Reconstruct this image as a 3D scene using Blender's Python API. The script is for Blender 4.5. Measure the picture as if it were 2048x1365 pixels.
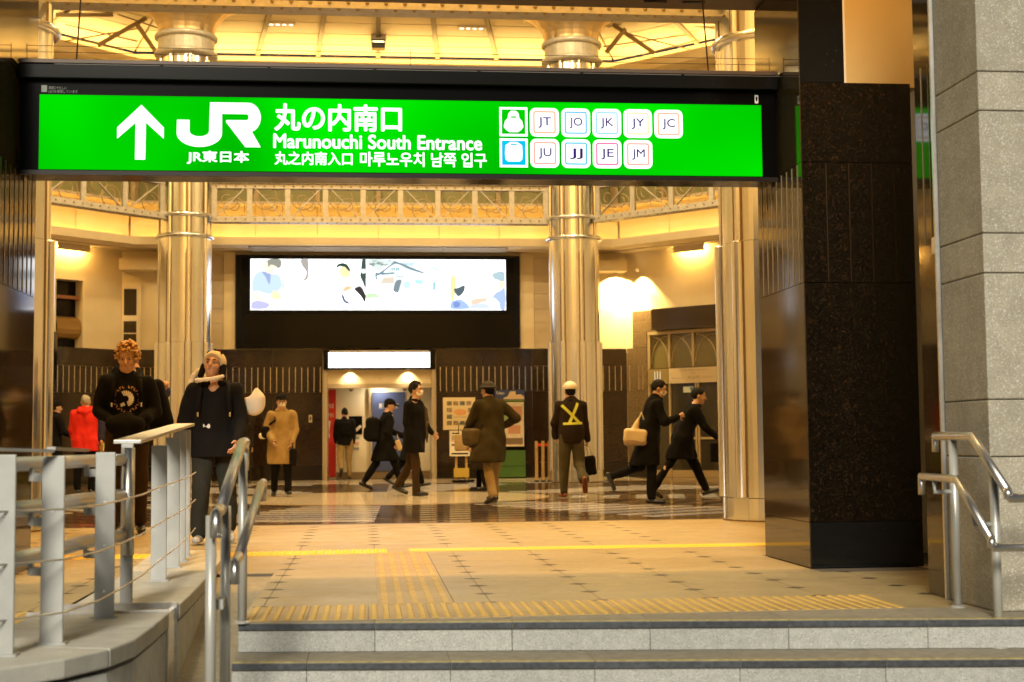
import bpy, bmesh, math, random
import numpy as np
from mathutils import Vector, Matrix

# ------------------------------------------------------------------ scene, camera, world, light
sc = bpy.context.scene
for o in list(bpy.data.objects):
    bpy.data.objects.remove(o, do_unlink=True)
COL = sc.collection
R = math.radians

cd = bpy.data.cameras.new('camera')
cam = bpy.data.objects.new('camera', cd)
COL.objects.link(cam)
_yaw, _pit, _roll = R(5.8), math.atan(202.5 / 2844.0), 0.009
_f0 = Vector((math.sin(_yaw), math.cos(_yaw), 0)); _r0 = Vector((math.cos(_yaw), -math.sin(_yaw), 0)); _u0 = Vector((0, 0, 1))
_F = _f0 * math.cos(_pit) + _u0 * math.sin(_pit)
_U = _u0 * math.cos(_pit) - _f0 * math.sin(_pit)
_Rt = (_r0 - _U * _roll).normalized()
_U = _Rt.cross(_F)
cam.matrix_world = Matrix(((_Rt.x, _U.x, -_F.x, 0), (_Rt.y, _U.y, -_F.y, 0), (_Rt.z, _U.z, -_F.z, 0.85), (0, 0, 0, 1)))
cd.sensor_width = 36.0
cd.lens = 36.0 * 2844 / 2048
cd.clip_start = 0.05
cd.clip_end = 500
cd.dof.use_dof = True
cd.dof.focus_distance = 12.0
cd.dof.aperture_fstop = 3.1
sc.camera = cam

w = bpy.data.worlds.new('World'); sc.world = w; w.use_nodes = True
nt = w.node_tree; nt.nodes.clear()
_o = nt.nodes.new('ShaderNodeOutputWorld'); _b = nt.nodes.new('ShaderNodeBackground'); _s = nt.nodes.new('ShaderNodeTexSky')
_s.sky_type = 'NISHITA'; _s.sun_disc = False
SUN_EL, SUN_AZ = R(28), R(191)
_s.sun_elevation = SUN_EL; _s.sun_rotation = SUN_AZ
_b.inputs['Strength'].default_value = 0.004
nt.links.new(_s.outputs[0], _b.inputs[0]); nt.links.new(_b.outputs[0], _o.inputs[0])

sd = bpy.data.lights.new('night_sky_glow', 'SUN'); sd.energy = 1.75; sd.angle = R(16); sd.color = (1.0, 0.94, 0.78)
so = bpy.data.objects.new('night_sky_glow', sd); COL.objects.link(so)
# light comes from behind the camera, a little from the left, and travels into the hall
_d = Vector((0.20, 1.0, -0.54)).normalized()
so.rotation_euler = _d.to_track_quat('-Z', 'Y').to_euler()
so.location = (0, -5, 20)

sc.view_settings.view_transform = 'Standard'
sc.view_settings.look = 'None'
sc.view_settings.exposure = 1.2
sc.view_settings.gamma = 1.0
sc.view_settings.use_curve_mapping = False
sc.render.engine = 'CYCLES'
sc.cycles.use_denoising = True
try:
    sc.cycles.denoiser = 'OPENIMAGEDENOISE'
except Exception:
    pass
sc.cycles.max_bounces = 6
sc.cycles.diffuse_bounces = 3
sc.cycles.glossy_bounces = 3
sc.cycles.transmission_bounces = 4
sc.cycles.sample_clamp_indirect = 6.0
sc.cycles.caustics_reflective = False
sc.cycles.caustics_refractive = False

rng = random.Random(7)
UC = 0.25          # u of the hall's axis
WARM = (1.0, 0.60, 0.20)

# ------------------------------------------------------------------ materials
MATS = {}
def mat(name, col, rough=0.5, metal=0.0, var=0.0, vscale=6.0, bump=0.0, bscale=60.0, col2=None, speck=None, sscale=90.0,
        sthr=0.62, spec=0.5, coat=0.0, emit=None, estr=0.0, rvar=0.0, objrand=0.0, stain=0.0, trans=0.0, alpha=1.0):
    if name in MATS:
        return MATS[name]
    m = bpy.data.materials.new(name); m.use_nodes = True
    t = m.node_tree; N = t.nodes; L = t.links
    p = N['Principled BSDF']
    p.inputs['Base Color'].default_value = (*col, 1)
    p.inputs['Roughness'].default_value = rough
    p.inputs['Metallic'].default_value = metal
    p.inputs['Specular IOR Level'].default_value = spec
    p.inputs['Coat Weight'].default_value = coat
    p.inputs['Transmission Weight'].default_value = trans
    if emit is not None:
        p.inputs['Emission Color'].default_value = (*emit, 1)
        p.inputs['Emission Strength'].default_value = estr
    tc = N.new('ShaderNodeTexCoord')
    src = tc.outputs['Object']
    if objrand or var or speck or bump:
        geo = N.new('ShaderNodeNewGeometry'); src = geo.outputs['Position']
    cur = None
    def mixc(fac, a, b, blend='MIX'):
        mx = N.new('ShaderNodeMix'); mx.data_type = 'RGBA'; mx.blend_type = blend
        if isinstance(fac, (int, float)): mx.inputs[0].default_value = fac
        else: L.new(fac, mx.inputs[0])
        for s_, v_ in ((6, a), (7, b)):
            if isinstance(v_, tuple): mx.inputs[s_].default_value = (*v_, 1)
            else: L.new(v_, mx.inputs[s_])
        return mx.outputs[2]
    def noise(scale, detail=4.0, rough_=0.55):
        n = N.new('ShaderNodeTexNoise'); n.inputs['Scale'].default_value = scale
        n.inputs['Detail'].default_value = detail; n.inputs['Roughness'].default_value = rough_
        L.new(src, n.inputs['Vector']); return n.outputs['Fac']
    def ramp(fac, a, b):
        r_ = N.new('ShaderNodeMapRange'); r_.inputs[1].default_value = a; r_.inputs[2].default_value = b
        L.new(fac, r_.inputs[0]); return r_.outputs[0]
    if var or col2:
        c2 = col2 if col2 else tuple(min(1, c * (1 - var)) for c in col)
        c1 = col if col2 else tuple(min(1, c * (1 + var)) for c in col)
        cur = mixc(ramp(noise(vscale), 0.35, 0.65), c1, c2)
    if speck:
        for k, (sc_, cc) in enumerate(speck):
            f = ramp(noise(sc_, 2.0, 0.6), sthr, sthr + 0.06)
            cur = mixc(f, cur if cur is not None else col, cc)
    if stain:
        f = ramp(noise(1.3, 6.0, 0.7), 0.5, 0.8)
        ml = N.new('ShaderNodeMath'); ml.operation = 'MULTIPLY'; ml.inputs[1].default_value = stain; L.new(f, ml.inputs[0])
        cur = mixc(ml.outputs[0], cur if cur is not None else col, tuple(c * 0.45 for c in col))
    if objrand:
        oi = N.new('ShaderNodeObjectInfo')
        rr = N.new('ShaderNodeMapRange'); rr.inputs[3].default_value = 1 - objrand; rr.inputs[4].default_value = 1 + objrand
        L.new(oi.outputs['Random'], rr.inputs[0])
        hs = N.new('ShaderNodeHueSaturation')
        if cur is not None: L.new(cur, hs.inputs['Color'])
        else: hs.inputs['Color'].default_value = (*col, 1)
        L.new(rr.outputs[0], hs.inputs['Value']); cur = hs.outputs['Color']
    if cur is not None:
        L.new(cur, p.inputs['Base Color'])
    if rvar:
        rr = N.new('ShaderNodeMapRange'); rr.inputs[1].default_value = 0.3; rr.inputs[2].default_value = 0.7
        rr.inputs[3].default_value = max(0.02, rough - rvar); rr.inputs[4].default_value = rough + rvar
        L.new(noise(3.0, 5.0), rr.inputs[0]); L.new(rr.outputs[0], p.inputs['Roughness'])
    if bump:
        bp = N.new('ShaderNodeBump'); bp.inputs['Strength'].default_value = bump; bp.inputs['Distance'].default_value = 0.01
        L.new(noise(bscale, 5.0, 0.65), bp.inputs['Height']); L.new(bp.outputs[0], p.inputs['Normal'])
    MATS[name] = m
    return m

def emis(name, col, strength, var=0.0, vscale=0.7):
    """a surface that gives off light: lamp, backlit sign or screen"""
    if name in MATS: return MATS[name]
    strength *= 0.46                      # the picture is exposed one stop up
    m = bpy.data.materials.new(name); m.use_nodes = True
    t = m.node_tree; N = t.nodes; L = t.links; N.clear()
    out = N.new('ShaderNodeOutputMaterial'); e = N.new('ShaderNodeEmission')
    e.inputs[0].default_value = (*col, 1); e.inputs[1].default_value = strength
    if var:
        tc = N.new('ShaderNodeNewGeometry'); n = N.new('ShaderNodeTexNoise'); n.inputs['Scale'].default_value = vscale; n.inputs['Detail'].default_value = 1
        L.new(tc.outputs['Position'], n.inputs['Vector'])
        r_ = N.new('ShaderNodeMapRange'); r_.inputs[1].default_value = 0.3; r_.inputs[2].default_value = 0.7
        r_.inputs[3].default_value = strength * (1 - var); r_.inputs[4].default_value = strength * (1 + var)
        L.new(n.outputs['Fac'], r_.inputs[0]); L.new(r_.outputs[0], e.inputs[1])
    L.new(e.outputs[0], out.inputs[0])
    MATS[name] = m
    return m

# ------------------------------------------------------------------ mesh builder
def worldloc(o):
    v = Vector((0, 0, 0))
    while o is not None:
        v += o.location; o = o.parent
    return v

class MB:
    def __init__(s): s.v = []; s.f = []
    def add(s, vs, fs):
        k = len(s.v); s.v += [tuple(p) for p in vs]; s.f += [tuple(i + k for i in f) for f in fs]; return s
    def box(s, x0, x1, y0, y1, z0, z1):
        return s.add([(x0, y0, z0), (x1, y0, z0), (x1, y1, z0), (x0, y1, z0), (x0, y0, z1), (x1, y0, z1), (x1, y1, z1), (x0, y1, z1)],
                     [(0, 3, 2, 1), (4, 5, 6, 7), (0, 1, 5, 4), (1, 2, 6, 5), (2, 3, 7, 6), (3, 0, 4, 7)])
    def prism(s, poly, z0, z1):
        """poly: list of (x,y) counter-clockwise"""
        n = len(poly)
        vs = [(x, y, z0) for x, y in poly] + [(x, y, z1) for x, y in poly]
        return s.add(vs, [tuple(range(n))[::-1], tuple(range(n, 2 * n))] + [(i, (i + 1) % n, (i + 1) % n + n, i + n) for i in range(n)])
    def prismY(s, poly, y0, y1):
        """poly: list of (x,z); front face at y0"""
        n = len(poly)
        vs = [(x, y0, z) for x, z in poly] + [(x, y1, z) for x, z in poly]
        return s.add(vs, [tuple(range(n)), tuple(range(n, 2 * n))[::-1]] + [(i, i + n, (i + 1) % n + n, (i + 1) % n) for i in range(n)])
    def tube(s, pts, r, n=10, closed=False, caps=True, flat=None):
        pts = [Vector(p) for p in pts]; m = len(pts); rings = []
        rs = r if isinstance(r, (list, tuple)) else [r] * m
        up = None
        for i, p in enumerate(pts):
            if closed: d = (pts[(i + 1) % m] - pts[i - 1])
            else: d = (pts[min(i + 1, m - 1)] - pts[max(i - 1, 0)])
            d.normalize()
            if up is None:
                up = Vector((0, 0, 1)) if abs(d.z) < 0.9 else Vector((1, 0, 0))
            a = d.cross(up)
            if a.length < 1e-4: a = d.cross(Vector((0.3, 1, 0.2)))
            a.normalize(); b = a.cross(d); up = b
            # mitre
            k = 1.0
            if 0 < i < m - 1 or closed:
                e = (pts[(i + 1) % m] - p).normalized(); c = max(0.5, abs(d.dot(e))); k = 1 / c
            rings.append([p + (a * math.cos(2 * math.pi * j / n) + b * math.sin(2 * math.pi * j / n) * 1.0) * rs[i] * (k if False else 1) for j in range(n)])
        vs = [q for g in rings for q in g]; fs = []
        mm = m if closed else m - 1
        for i in range(mm):
            i2 = (i + 1) % m
            for j in range(n):
                fs.append((i * n + j, i * n + (j + 1) % n, i2 * n + (j + 1) % n, i2 * n + j))
        if caps and not closed:
            fs.append(tuple(range(n))[::-1]); fs.append(tuple(range((m - 1) * n, m * n)))
        return s.add(vs, fs)
    def bar(s, a, b, wx, wy, up=(0, 0, 1)):
        """rectangular bar between a and b; wx across, wy along 'up'"""
        a = Vector(a); b = Vector(b); d = (b - a).normalized(); up = Vector(up)
        x = d.cross(up)
        if x.length < 1e-4: x = d.cross(Vector((0, 1, 0)))
        x.normalize(); y = x.cross(d)
        x *= wx / 2; y *= wy / 2
        vs = [a - x - y, a + x - y, a + x + y, a - x + y, b - x - y, b + x - y, b + x + y, b - x + y]
        return s.add(vs, [(0, 3, 2, 1), (4, 5, 6, 7), (0, 1, 5, 4), (1, 2, 6, 5), (2, 3, 7, 6), (3, 0, 4, 7)])
    def lathe(s, prof, cx=0, cy=0, n=32, cap=True):
        vs = []; fs = []
        for r, z in prof:
            vs += [(cx + r * math.cos(2 * math.pi * j / n), cy + r * math.sin(2 * math.pi * j / n), z) for j in range(n)]
        for i in range(len(prof) - 1):
            for j in range(n):
                fs.append((i * n + j, i * n + (j + 1) % n, (i + 1) * n + (j + 1) % n, (i + 1) * n + j))
        if cap:
            fs.append(tuple(range(n))[::-1]); k = (len(prof) - 1) * n; fs.append(tuple(range(k, k + n)))
        return s.add(vs, fs)
    def sphere(s, c, r, n=10, m=7, sx=1, sy=1, sz=1):
        prof = [(max(1e-4, math.sin(math.pi * i / m)) * r, -math.cos(math.pi * i / m) * r) for i in range(m + 1)]
        b = MB().lathe(prof, n=n)
        return s.add([(c[0] + x * sx, c[1] + y * sy, c[2] + z * sz) for x, y, z in b.v], b.f)
    def xf(s, M):
        s.v = [tuple(M @ Vector(p)) for p in s.v]; return s
    def build(s, name, m, parent=None, local=False, smooth=False, bevel=0.0, kind=None, loc=None):
        if parent is not None and not local:
            org = worldloc(parent)
        elif loc is not None:
            org = Vector(loc)
        elif parent is None and s.v:
            a = np.array(s.v); lo = a.min(0); hi = a.max(0); org = Vector(((lo[0] + hi[0]) / 2, (lo[1] + hi[1]) / 2, lo[2]))
        else:
            org = Vector((0, 0, 0))
        me = bpy.data.meshes.new(name)
        me.from_pydata([(p[0] - org.x, p[1] - org.y, p[2] - org.z) for p in s.v], [], s.f)
        if smooth:
            me.polygons.foreach_set('use_smooth', [True] * len(me.polygons))
        me.materials.append(m)
        o = bpy.data.objects.new(name, me); COL.objects.link(o)
        if parent is not None: o.parent = parent
        if parent is None: o.location = org
        if bevel:
            b = o.modifiers.new('bevel', 'BEVEL'); b.width = bevel; b.segments = 2; b.limit_method = 'ANGLE'; b.angle_limit = R(40)
        if smooth == 'auto':
            pass
        if kind: o['kind'] = kind
        return o

def tag(o, label=None, cat=None, group=None, kind=None):
    if label: o['label'] = label
    if cat: o['category'] = cat
    if group: o['group'] = group
    if kind: o['kind'] = kind
    return o
def thing(name, label, cat, loc=(0, 0, 0), rz=0.0, group=None):
    o = bpy.data.objects.new(name, None); COL.objects.link(o)
    o.empty_display_size = 0.1
    o.location = loc; o.rotation_euler = (0, 0, rz)
    return tag(o, label, cat, group)
def inst(name, me, parent, loc=(0, 0, 0), rot=(0, 0, 0), scale=(1, 1, 1)):
    o = bpy.data.objects.new(name, me); COL.objects.link(o); o.parent = parent
    o.location = loc; o.rotation_euler = rot; o.scale = scale
    return o
def meshonly(mb, name, m, smooth=False):
    me = bpy.data.meshes.new(name); me.from_pydata(mb.v, [], mb.f)
    if smooth: me.polygons.foreach_set('use_smooth', [True] * len(me.polygons))
    me.materials.append(m); return me
def copy_tree(o, parent=None):
    c = o.copy(); COL.objects.link(c); c.parent = parent
    for ch in list(o.children):
        copy_tree(ch, c)
    return c
def bevmesh(mb, name, m, wdt, seg=1):
    me = bpy.data.meshes.new(name); me.from_pydata(mb.v, [], mb.f)
    bm = bmesh.new(); bm.from_mesh(me)
    bmesh.ops.bevel(bm, geom=bm.edges[:], offset=wdt, segments=seg, affect='EDGES', profile=0.5)
    bm.to_mesh(me); bm.free(); me.materials.append(m); return me

def text(name, body, x0, x1, z0, z1, y, m, parent, bold=0.0, u_dir=None, origin=None):
    """flat lettering fitted into the box x0..x1, z0..z1 on the plane Y=y, read from the -Y side.
    With origin/u_dir the x axis runs along u_dir from origin (for slanted walls)."""
    c = bpy.data.curves.new('txt', 'FONT'); c.body = body; c.size = 1.0; c.fill_mode = 'FRONT'; c.resolution_u = 4
    o = bpy.data.objects.new('txt', c); COL.objects.link(o)
    bpy.context.view_layer.update()
    me = bpy.data.meshes.new_from_object(o.evaluated_get(bpy.context.evaluated_depsgraph_get()))
    bpy.data.objects.remove(o, do_unlink=True)
    a = np.empty(len(me.vertices) * 3); me.vertices.foreach_get('co', a); a = a.reshape(-1, 3)
    polys = [tuple(p.vertices) for p in me.polygons]
    lo = a.min(0); hi = a.max(0)
    sx = (x1 - x0) / max(1e-6, hi[0] - lo[0]); sz = (z1 - z0) / max(1e-6, hi[1] - lo[1])
    X = x0 + (a[:, 0] - lo[0]) * sx; Z = z0 + (a[:, 1] - lo[1]) * sz
    org = worldloc(parent)
    vs = []; fs = []
    sh = [(0, 0)] if not bold else [(0, 0)] + [(bold * sz * math.cos(R(q)), bold * sz * math.sin(R(q))) for q in range(0, 360, 45)]
    for k, (dx, dz) in enumerate(sh):                 # heavier strokes: the same glyphs laid slightly apart
        n0 = len(vs)
        for x, z in zip(X + dx, Z + dz):
            if origin is None: vs.append((x - org.x, y - org.y - 0.00008 * k, z - org.z))
            else: vs.append((origin[0] + u_dir[0] * x - org.x, origin[1] + u_dir[1] * x - org.y, z - org.z))
        fs += [tuple(i + n0 for i in p) for p in polys]
    bpy.data.meshes.remove(me)
    me = bpy.data.meshes.new(name); me.from_pydata(vs, [], fs); me.materials.append(m)
    t = bpy.data.objects.new(name, me); COL.objects.link(t); t.parent = parent
    return t
# ------------------------------------------------------------------ material set
M_GROUND = mat('plaza_paving', (0.16, 0.155, 0.145), 0.75, var=0.2, bump=0.3, bscale=120)
M_STEP = mat('step_granite', (0.50, 0.50, 0.47), 0.72, var=0.10, vscale=25, speck=[(210, (0.22, 0.22, 0.21)), (120, (0.62, 0.62, 0.60)), (330, (0.26, 0.26, 0.25))], bump=0.8, bscale=150, objrand=0.06, sthr=0.58, stain=0.25)
M_NOSE = mat('nosing_strip', (0.045, 0.05, 0.06), 0.6, var=0.35, vscale=40, bump=0.4, bscale=160, objrand=0.2)
M_NOSEY = mat('worn_yellow_paint', (0.45, 0.34, 0.06), 0.6, var=0.4, vscale=30)
M_TREAD = mat('tread_granite', (0.30, 0.265, 0.20), 0.7, var=0.14, vscale=20, bump=0.4, bscale=120, objrand=0.06, stain=0.35)
M_PAVE = mat('paving_slab_stone', (0.37, 0.285, 0.145), 0.42, var=0.08, vscale=30, speck=[(220, (0.24, 0.17, 0.10)), (260, (0.48, 0.39, 0.25))], bump=0.12, bscale=200, objrand=0.05, stain=0.42, rvar=0.1)
M_PAVEFAR = mat('paving_far_stone', (0.37, 0.285, 0.145), 0.42, var=0.10, vscale=3, bump=0.1, bscale=200, stain=0.2, rvar=0.1)
M_INSET = mat('dark_inset_stone', (0.06, 0.045, 0.03), 0.5, objrand=0.3)
M_JOINT = mat('floor_joint', (0.14, 0.11, 0.08), 0.8)
M_HALL = mat('polished_floor_brown', (0.15, 0.105, 0.066), 0.10, var=0.25, vscale=14, speck=[(120, (0.05, 0.035, 0.02))], spec=0.6, rvar=0.04)
M_HALLC = mat('polished_floor_cream', (0.62, 0.52, 0.38), 0.12, var=0.08, vscale=20, spec=0.6)
M_HALLG = mat('polished_floor_grey', (0.58, 0.58, 0.62), 0.10, var=0.12, vscale=30, spec=0.6, objrand=0.10)
M_HALLD = mat('polished_floor_dark', (0.06, 0.045, 0.035), 0.10, var=0.3, vscale=30, spec=0.6, objrand=0.25)
M_CREAM = mat('cream_plaster', (0.78, 0.66, 0.44), 0.75, var=0.03, vscale=2, bump=0.05, bscale=80)
M_CREAMD = mat('beige_panel', (0.60, 0.50, 0.36), 0.6, var=0.04, vscale=2, objrand=0.03)
M_FRIEZE = mat('frieze_panel', (0.25, 0.245, 0.11), 0.6, var=0.06, vscale=2)
M_CEILP = mat('ceiling_panel_cream', (0.72, 0.63, 0.46), 0.55, objrand=0.03)
M_RIB = mat('rib_grey_steel', (0.30, 0.27, 0.22), 0.45, metal=0.3)
M_STEEL = mat('painted_truss_steel', (0.46, 0.44, 0.40), 0.42, metal=0.3, var=0.1, vscale=12)
M_STEELD = mat('brace_steel', (0.36, 0.28, 0.16), 0.5, metal=0.3)
M_GRAN = mat('brown_granite', (0.026, 0.0125, 0.005), 0.10, col2=(0.009, 0.0045, 0.0022), vscale=22, speck=[(60, (0.075, 0.034, 0.011)), (130, (0.007, 0.005, 0.004)), (95, (0.07, 0.055, 0.038))], sthr=0.60, spec=0.55, objrand=0.12)
M_GRANB = mat('brown_granite_base', (0.016, 0.010, 0.006), 0.10, speck=[(90, (0.06, 0.04, 0.02))], sthr=0.66, spec=0.5)
M_BLACKG = mat('black_granite', (0.006, 0.006, 0.006), 0.08, speck=[(70, (0.06, 0.06, 0.055))], sthr=0.72, spec=0.35)
M_PILG = mat('dark_pillar_granite', (0.0045, 0.0024, 0.0012), 0.09, col2=(0.0014, 0.001, 0.0008), vscale=16, speck=[(46, (0.026, 0.0115, 0.004)), (80, (0.001, 0.0008, 0.0006)), (170, (0.026, 0.021, 0.014))], sthr=0.60, spec=0.5)
M_PILM = mat('mirror_granite_side', (0.040, 0.024, 0.010), 0.06, var=0.3, vscale=40, speck=[(110, (0.012, 0.008, 0.005)), (80, (0.08, 0.05, 0.02))], spec=0.32)
M_STRIP = mat('brass_inlay_strip', (0.86, 0.80, 0.66), 0.2, metal=1.0)
M_COL = mat('column_aluminium', (0.82, 0.86, 0.90), 0.22, metal=1.0, var=0.04, vscale=2)
M_COLS = mat('column_strip_steel', (0.90, 0.93, 0.96), 0.22, metal=1.0)
M_COLD = mat('column_joint_bronze', (0.25, 0.17, 0.08), 0.4, metal=0.7)
M_BLACK = mat('black_housing', (0.0022, 0.002, 0.0018), 0.14, spec=0.2)
M_BRONZE = mat('bronze_beam', (0.055, 0.028, 0.012), 0.45, metal=0.2, var=0.15, vscale=3)
M_PIER = mat('pier_stone', (0.40, 0.355, 0.27), 0.72, var=0.10, vscale=9, speck=[(150, (0.20, 0.19, 0.16)), (110, (0.60, 0.58, 0.52)), (260, (0.24, 0.22, 0.18))], sthr=0.58, bump=0.35, bscale=140, objrand=0.06, stain=0.5)
M_GAP = mat('dark_mortar', (0.02, 0.018, 0.016), 0.9)
M_WALLST = mat('planter_stone', (0.66, 0.66, 0.63), 0.7, var=0.08, vscale=12, speck=[(140, (0.46, 0.46, 0.44))], sthr=0.6, bump=0.4, bscale=120, objrand=0.05, stain=0.25)
M_COPE = mat('coping_stone', (0.55, 0.53, 0.47), 0.6, var=0.08, vscale=10, speck=[(140, (0.40, 0.39, 0.35))], sthr=0.62, bump=0.2, bscale=120, objrand=0.04, stain=0.25)
M_YEL = mat('tactile_yellow', (0.56, 0.35, 0.07), 0.45, var=0.10, vscale=30, objrand=0.05, stain=0.25)
M_YELT = mat('tactile_tan', (0.42, 0.29, 0.14), 0.5, var=0.08, vscale=20, objrand=0.05, stain=0.2)
M_YELB = mat('tactile_yellow_bright', (0.90, 0.58, 0.04), 0.4, objrand=0.03)
M_FPAINT = mat('fence_grey_paint', (0.43, 0.43, 0.415), 0.42, metal=0.25, var=0.10, vscale=5, spec=0.5, stain=0.15)
M_RAIL = mat('brushed_steel_rail', (0.66, 0.64, 0.61), 0.36, metal=1.0, var=0.05, vscale=30, rvar=0.06)
M_POSTP = mat('rail_post_paint', (0.50, 0.49, 0.45), 0.35, metal=0.3, var=0.04)
M_WOOD = mat('rail_wood', (0.42, 0.25, 0.09), 0.4, var=0.2, vscale=20)
E_COVE = emis('cove_lamp', (1.0, 0.56, 0.105), 18.0)
E_COVE2 = emis('cove_lamp_upper', (1.0, 0.66, 0.22), 40.0)
E_DOWN = emis('downlight_lens', (1.0, 0.74, 0.42), 25.0)

def structure(name, mb, m, **k):
    o = mb.build(name, m, **k); o['kind'] = 'structure'; return o
def structure_root(name, loc=(0, 0, 0)):
    o = bpy.data.objects.new(name, None); COL.objects.link(o); o.location = loc; o['kind'] = 'structure'; return o

# ------------------------------------------------------------------ ground and steps
RISE, TREAD = 0.14, 0.31
def edge_v(u, k=0):                     # nosing line of step k (0 = top), skewed against the hall
    return 6.86 - 0.125 * (u - 0.2) - TREAD * k
GZ = -4 * RISE
structure('ground', MB().box(-70, 70, -60, 11, GZ - 0.3, GZ), M_GROUND)
steps = structure_root('steps', (1, 6.5, GZ))
U0s, U1s = -0.62, 8.4
for k in range(4):
    zt = -RISE * k
    u = U0s - 0.31 * (k % 2); i = 0
    while u < U1s:
        ua, ub = max(u + 0.0012, U0s), u + 0.65 - 0.0012
        u += 0.65; i += 1
        if ub - ua < 0.03: continue
        d = (TREAD + 0.03) if k else 0.13
        b = MB()
        # riser face set back below a slightly proud nosing
        ya, yb = edge_v(ua, k), edge_v(ub, k)
        b.prism([(ua, ya), (ub, yb), (ub, yb + d), (ua, ya + d)], zt - 0.034, zt)
        st = b.build('step_stone', M_TREAD, steps)
        rb = MB().prism([(ua, ya + 0.012), (ub, yb + 0.012), (ub, yb + d), (ua, ya + d)], zt - RISE + 0.0015, zt - 0.035)
        rb.build('riser_stone', M_STEP, steps, bevel=0.003)
        MB().prism([(ua + 0.001, ya - 0.004), (ub - 0.001, yb - 0.004), (ub - 0.001, yb + 0.0), (ua + 0.001, ya + 0.0)], zt - 0.032, zt - 0.004).build('nosing_strip', M_NOSE, st)
        if k >= 1 or i > 1:
            MB().prism([(ua + 0.001, ya + 0.001), (ub - 0.001, yb + 0.001), (ub - 0.001, yb + 0.012), (ua + 0.001, ya + 0.012)], zt + 0.0005, zt + 0.0025).build('yellow_edge_line', M_NOSEY, st)
# ground fill under the steps
MB().prism([(U0s, edge_v(U0s, 3) + 0.3), (U1s, edge_v(U1s, 3) + 0.3), (U1s, 9), (U0s, 9)], GZ, -RISE * 3 - 0.01).build('step_core', M_GAP, steps)

# ------------------------------------------------------------------ concourse floor (stone paving in front of the hall)
bed = MB().prism([(U0s, edge_v(U0s) + 0.13), (8.4, edge_v(8.4) + 0.13), (8.4, 15.2), (U0s, 15.2)], GZ + 0.005, -0.005).box(-9, U0s, 9.62, 15.2, GZ + 0.005, -0.005).box(-9, -1.5, 5.9, 9.62, GZ + 0.005, -0.005)
floor = structure('concourse_floor', bed, M_JOINT)
FU0, FV0, SU, SV = 0.05 - 0.6 * 9, 7.62, 0.6, 0.45
slab = {}
def slab_mesh(w_, d_):
    key = (round(w_, 3), round(d_, 3))
    if key not in slab:
        slab[key] = meshonly(MB().box(-w_ / 2, w_ / 2, -d_ / 2, d_ / 2, -0.03, 0), 'paving_slab', M_PAVE)
    return slab[key]
NEARROWS = 10
g = 0.0022
for i in range(15):
    ua = FU0 + SU * i; ub = ua + SU
    for j in range(NEARROWS):
        va = FV0 + SV * j; vb = va + SV
        if ub > 0.08 and ua < 0.44 and va > 7.5:      # the tactile path takes this place
            continue
        if ub > 2.9 and vb > 9.1: continue                          # under the pillar
        if ua > -1.6 and ub < -0.5 and va < 9.6: continue           # the ramp beside the planter wall
        inst('paving_slab', slab_mesh(SU - 2 * g, SV - 2 * g), floor, (Vector(((ua + ub) / 2, (va + vb) / 2, 0)) - floor.location))
# the column of slabs beside the tactile path is cut to fit
MB().box(0.457, 0.648, 7.622, 11.22, -0.03, 0).build('paving_slab', M_PAVE, floor)
# slabs right of the grid, border along the steps and to the left of the planter
for j in range(4):
    for k in range(5):
        ua = FU0 + SU * 15 + SU * k; va = FV0 + SV * j
        inst('paving_slab', slab_mesh(SU - 2 * g, SV - 2 * g), floor, (Vector((ua + SU / 2, va + SV / 2, 0)) - floor.location))
for k in range(15):
    ua, ub = U0s + 0.65 * k + g, U0s + 0.65 * (k + 1) - g
    va, vb = edge_v(ua) + 0.132, edge_v(ub) + 0.132
    if va < 6.99:
        MB().prism([(ua, va), (ub, vb), (ub, 6.997), (ua, 6.997)], -0.03, 0).build('edge_slab', M_TREAD, floor)
MB().box(2.702, 8.4, 7.0, 7.617, -0.03, 0).build('edge_slab', M_PAVE, floor)
MB().prism([(-9, 5.95), (-1.55, 5.95), (-1.55, 7.0), (-9, 7.0)], -0.03, 0).build('edge_slab', M_PAVE, floor)
MB().prism([(-9, 7.0), (-5.36, 7.0), (-5.36, 15.2), (-9, 15.2)], -0.03, 0).build('edge_slab', M_PAVEFAR, floor)
VN = FV0 + SV * NEARROWS
MB().box(-5.355, 2.9, VN + g, 15.2, -0.03, 0).build('far_paving', M_PAVEFAR, floor)
MB().box(0.052, 0.648, 11.225, VN, -0.03, 0).build('paving_slab', M_PAVE, floor)
MB().box(2.9, 8.4, 10.4, 15.2, -0.03, -0.0005).build('far_paving', M_PAVEFAR, floor)
MB().box(2.452, 2.898, 8.972, VN, -0.03, 0).build('paving_slab', M_PAVE, floor)
MB().box(U0s, -0.552, 7.0, 9.868, -0.03, 0).build('paving_slab', M_PAVE, floor)
MB().box(-1.60, -1.50, 7.0, 9.6, -0.03, 0).build('paving_slab', M_PAVE, floor)
MB().box(-1.15, U0s - 0.002, 9.622, 9.868, -0.03, 0).build('paving_slab', M_PAVE, floor)
ramp = MB().add([(-1.5, 5.6, GZ + 0.02), (U0s - 0.003, 5.6, GZ + 0.02), (U0s - 0.003, 9.62, -0.02), (-1.5, 9.62, -0.02)], [(0, 1, 2, 3)])
structure('ramp', ramp, M_TREAD)
# dark lozenges at the slab corners
me = meshonly(MB().prism([(-0.055, 0), (0, -0.05), (0.055, 0), (0, 0.05)], 0, 0.0012), 'dark_inset', M_INSET)
for i in range(15):
    for j in range(17):
        u, v = FU0 + SU * i, FV0 + SV * j
        if 0.0 < u < 0.5 and v < 11.2: continue
        if -1.6 < u < -0.6 and v < 9.8: continue
        if u > 2.75 and v > 9: continue
        if abs(v - 11.45) < 0.24 and u > -2.4: continue
        inst('dark_inset', me, floor, Vector((u, v, 0.0003)) - floor.location)
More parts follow.
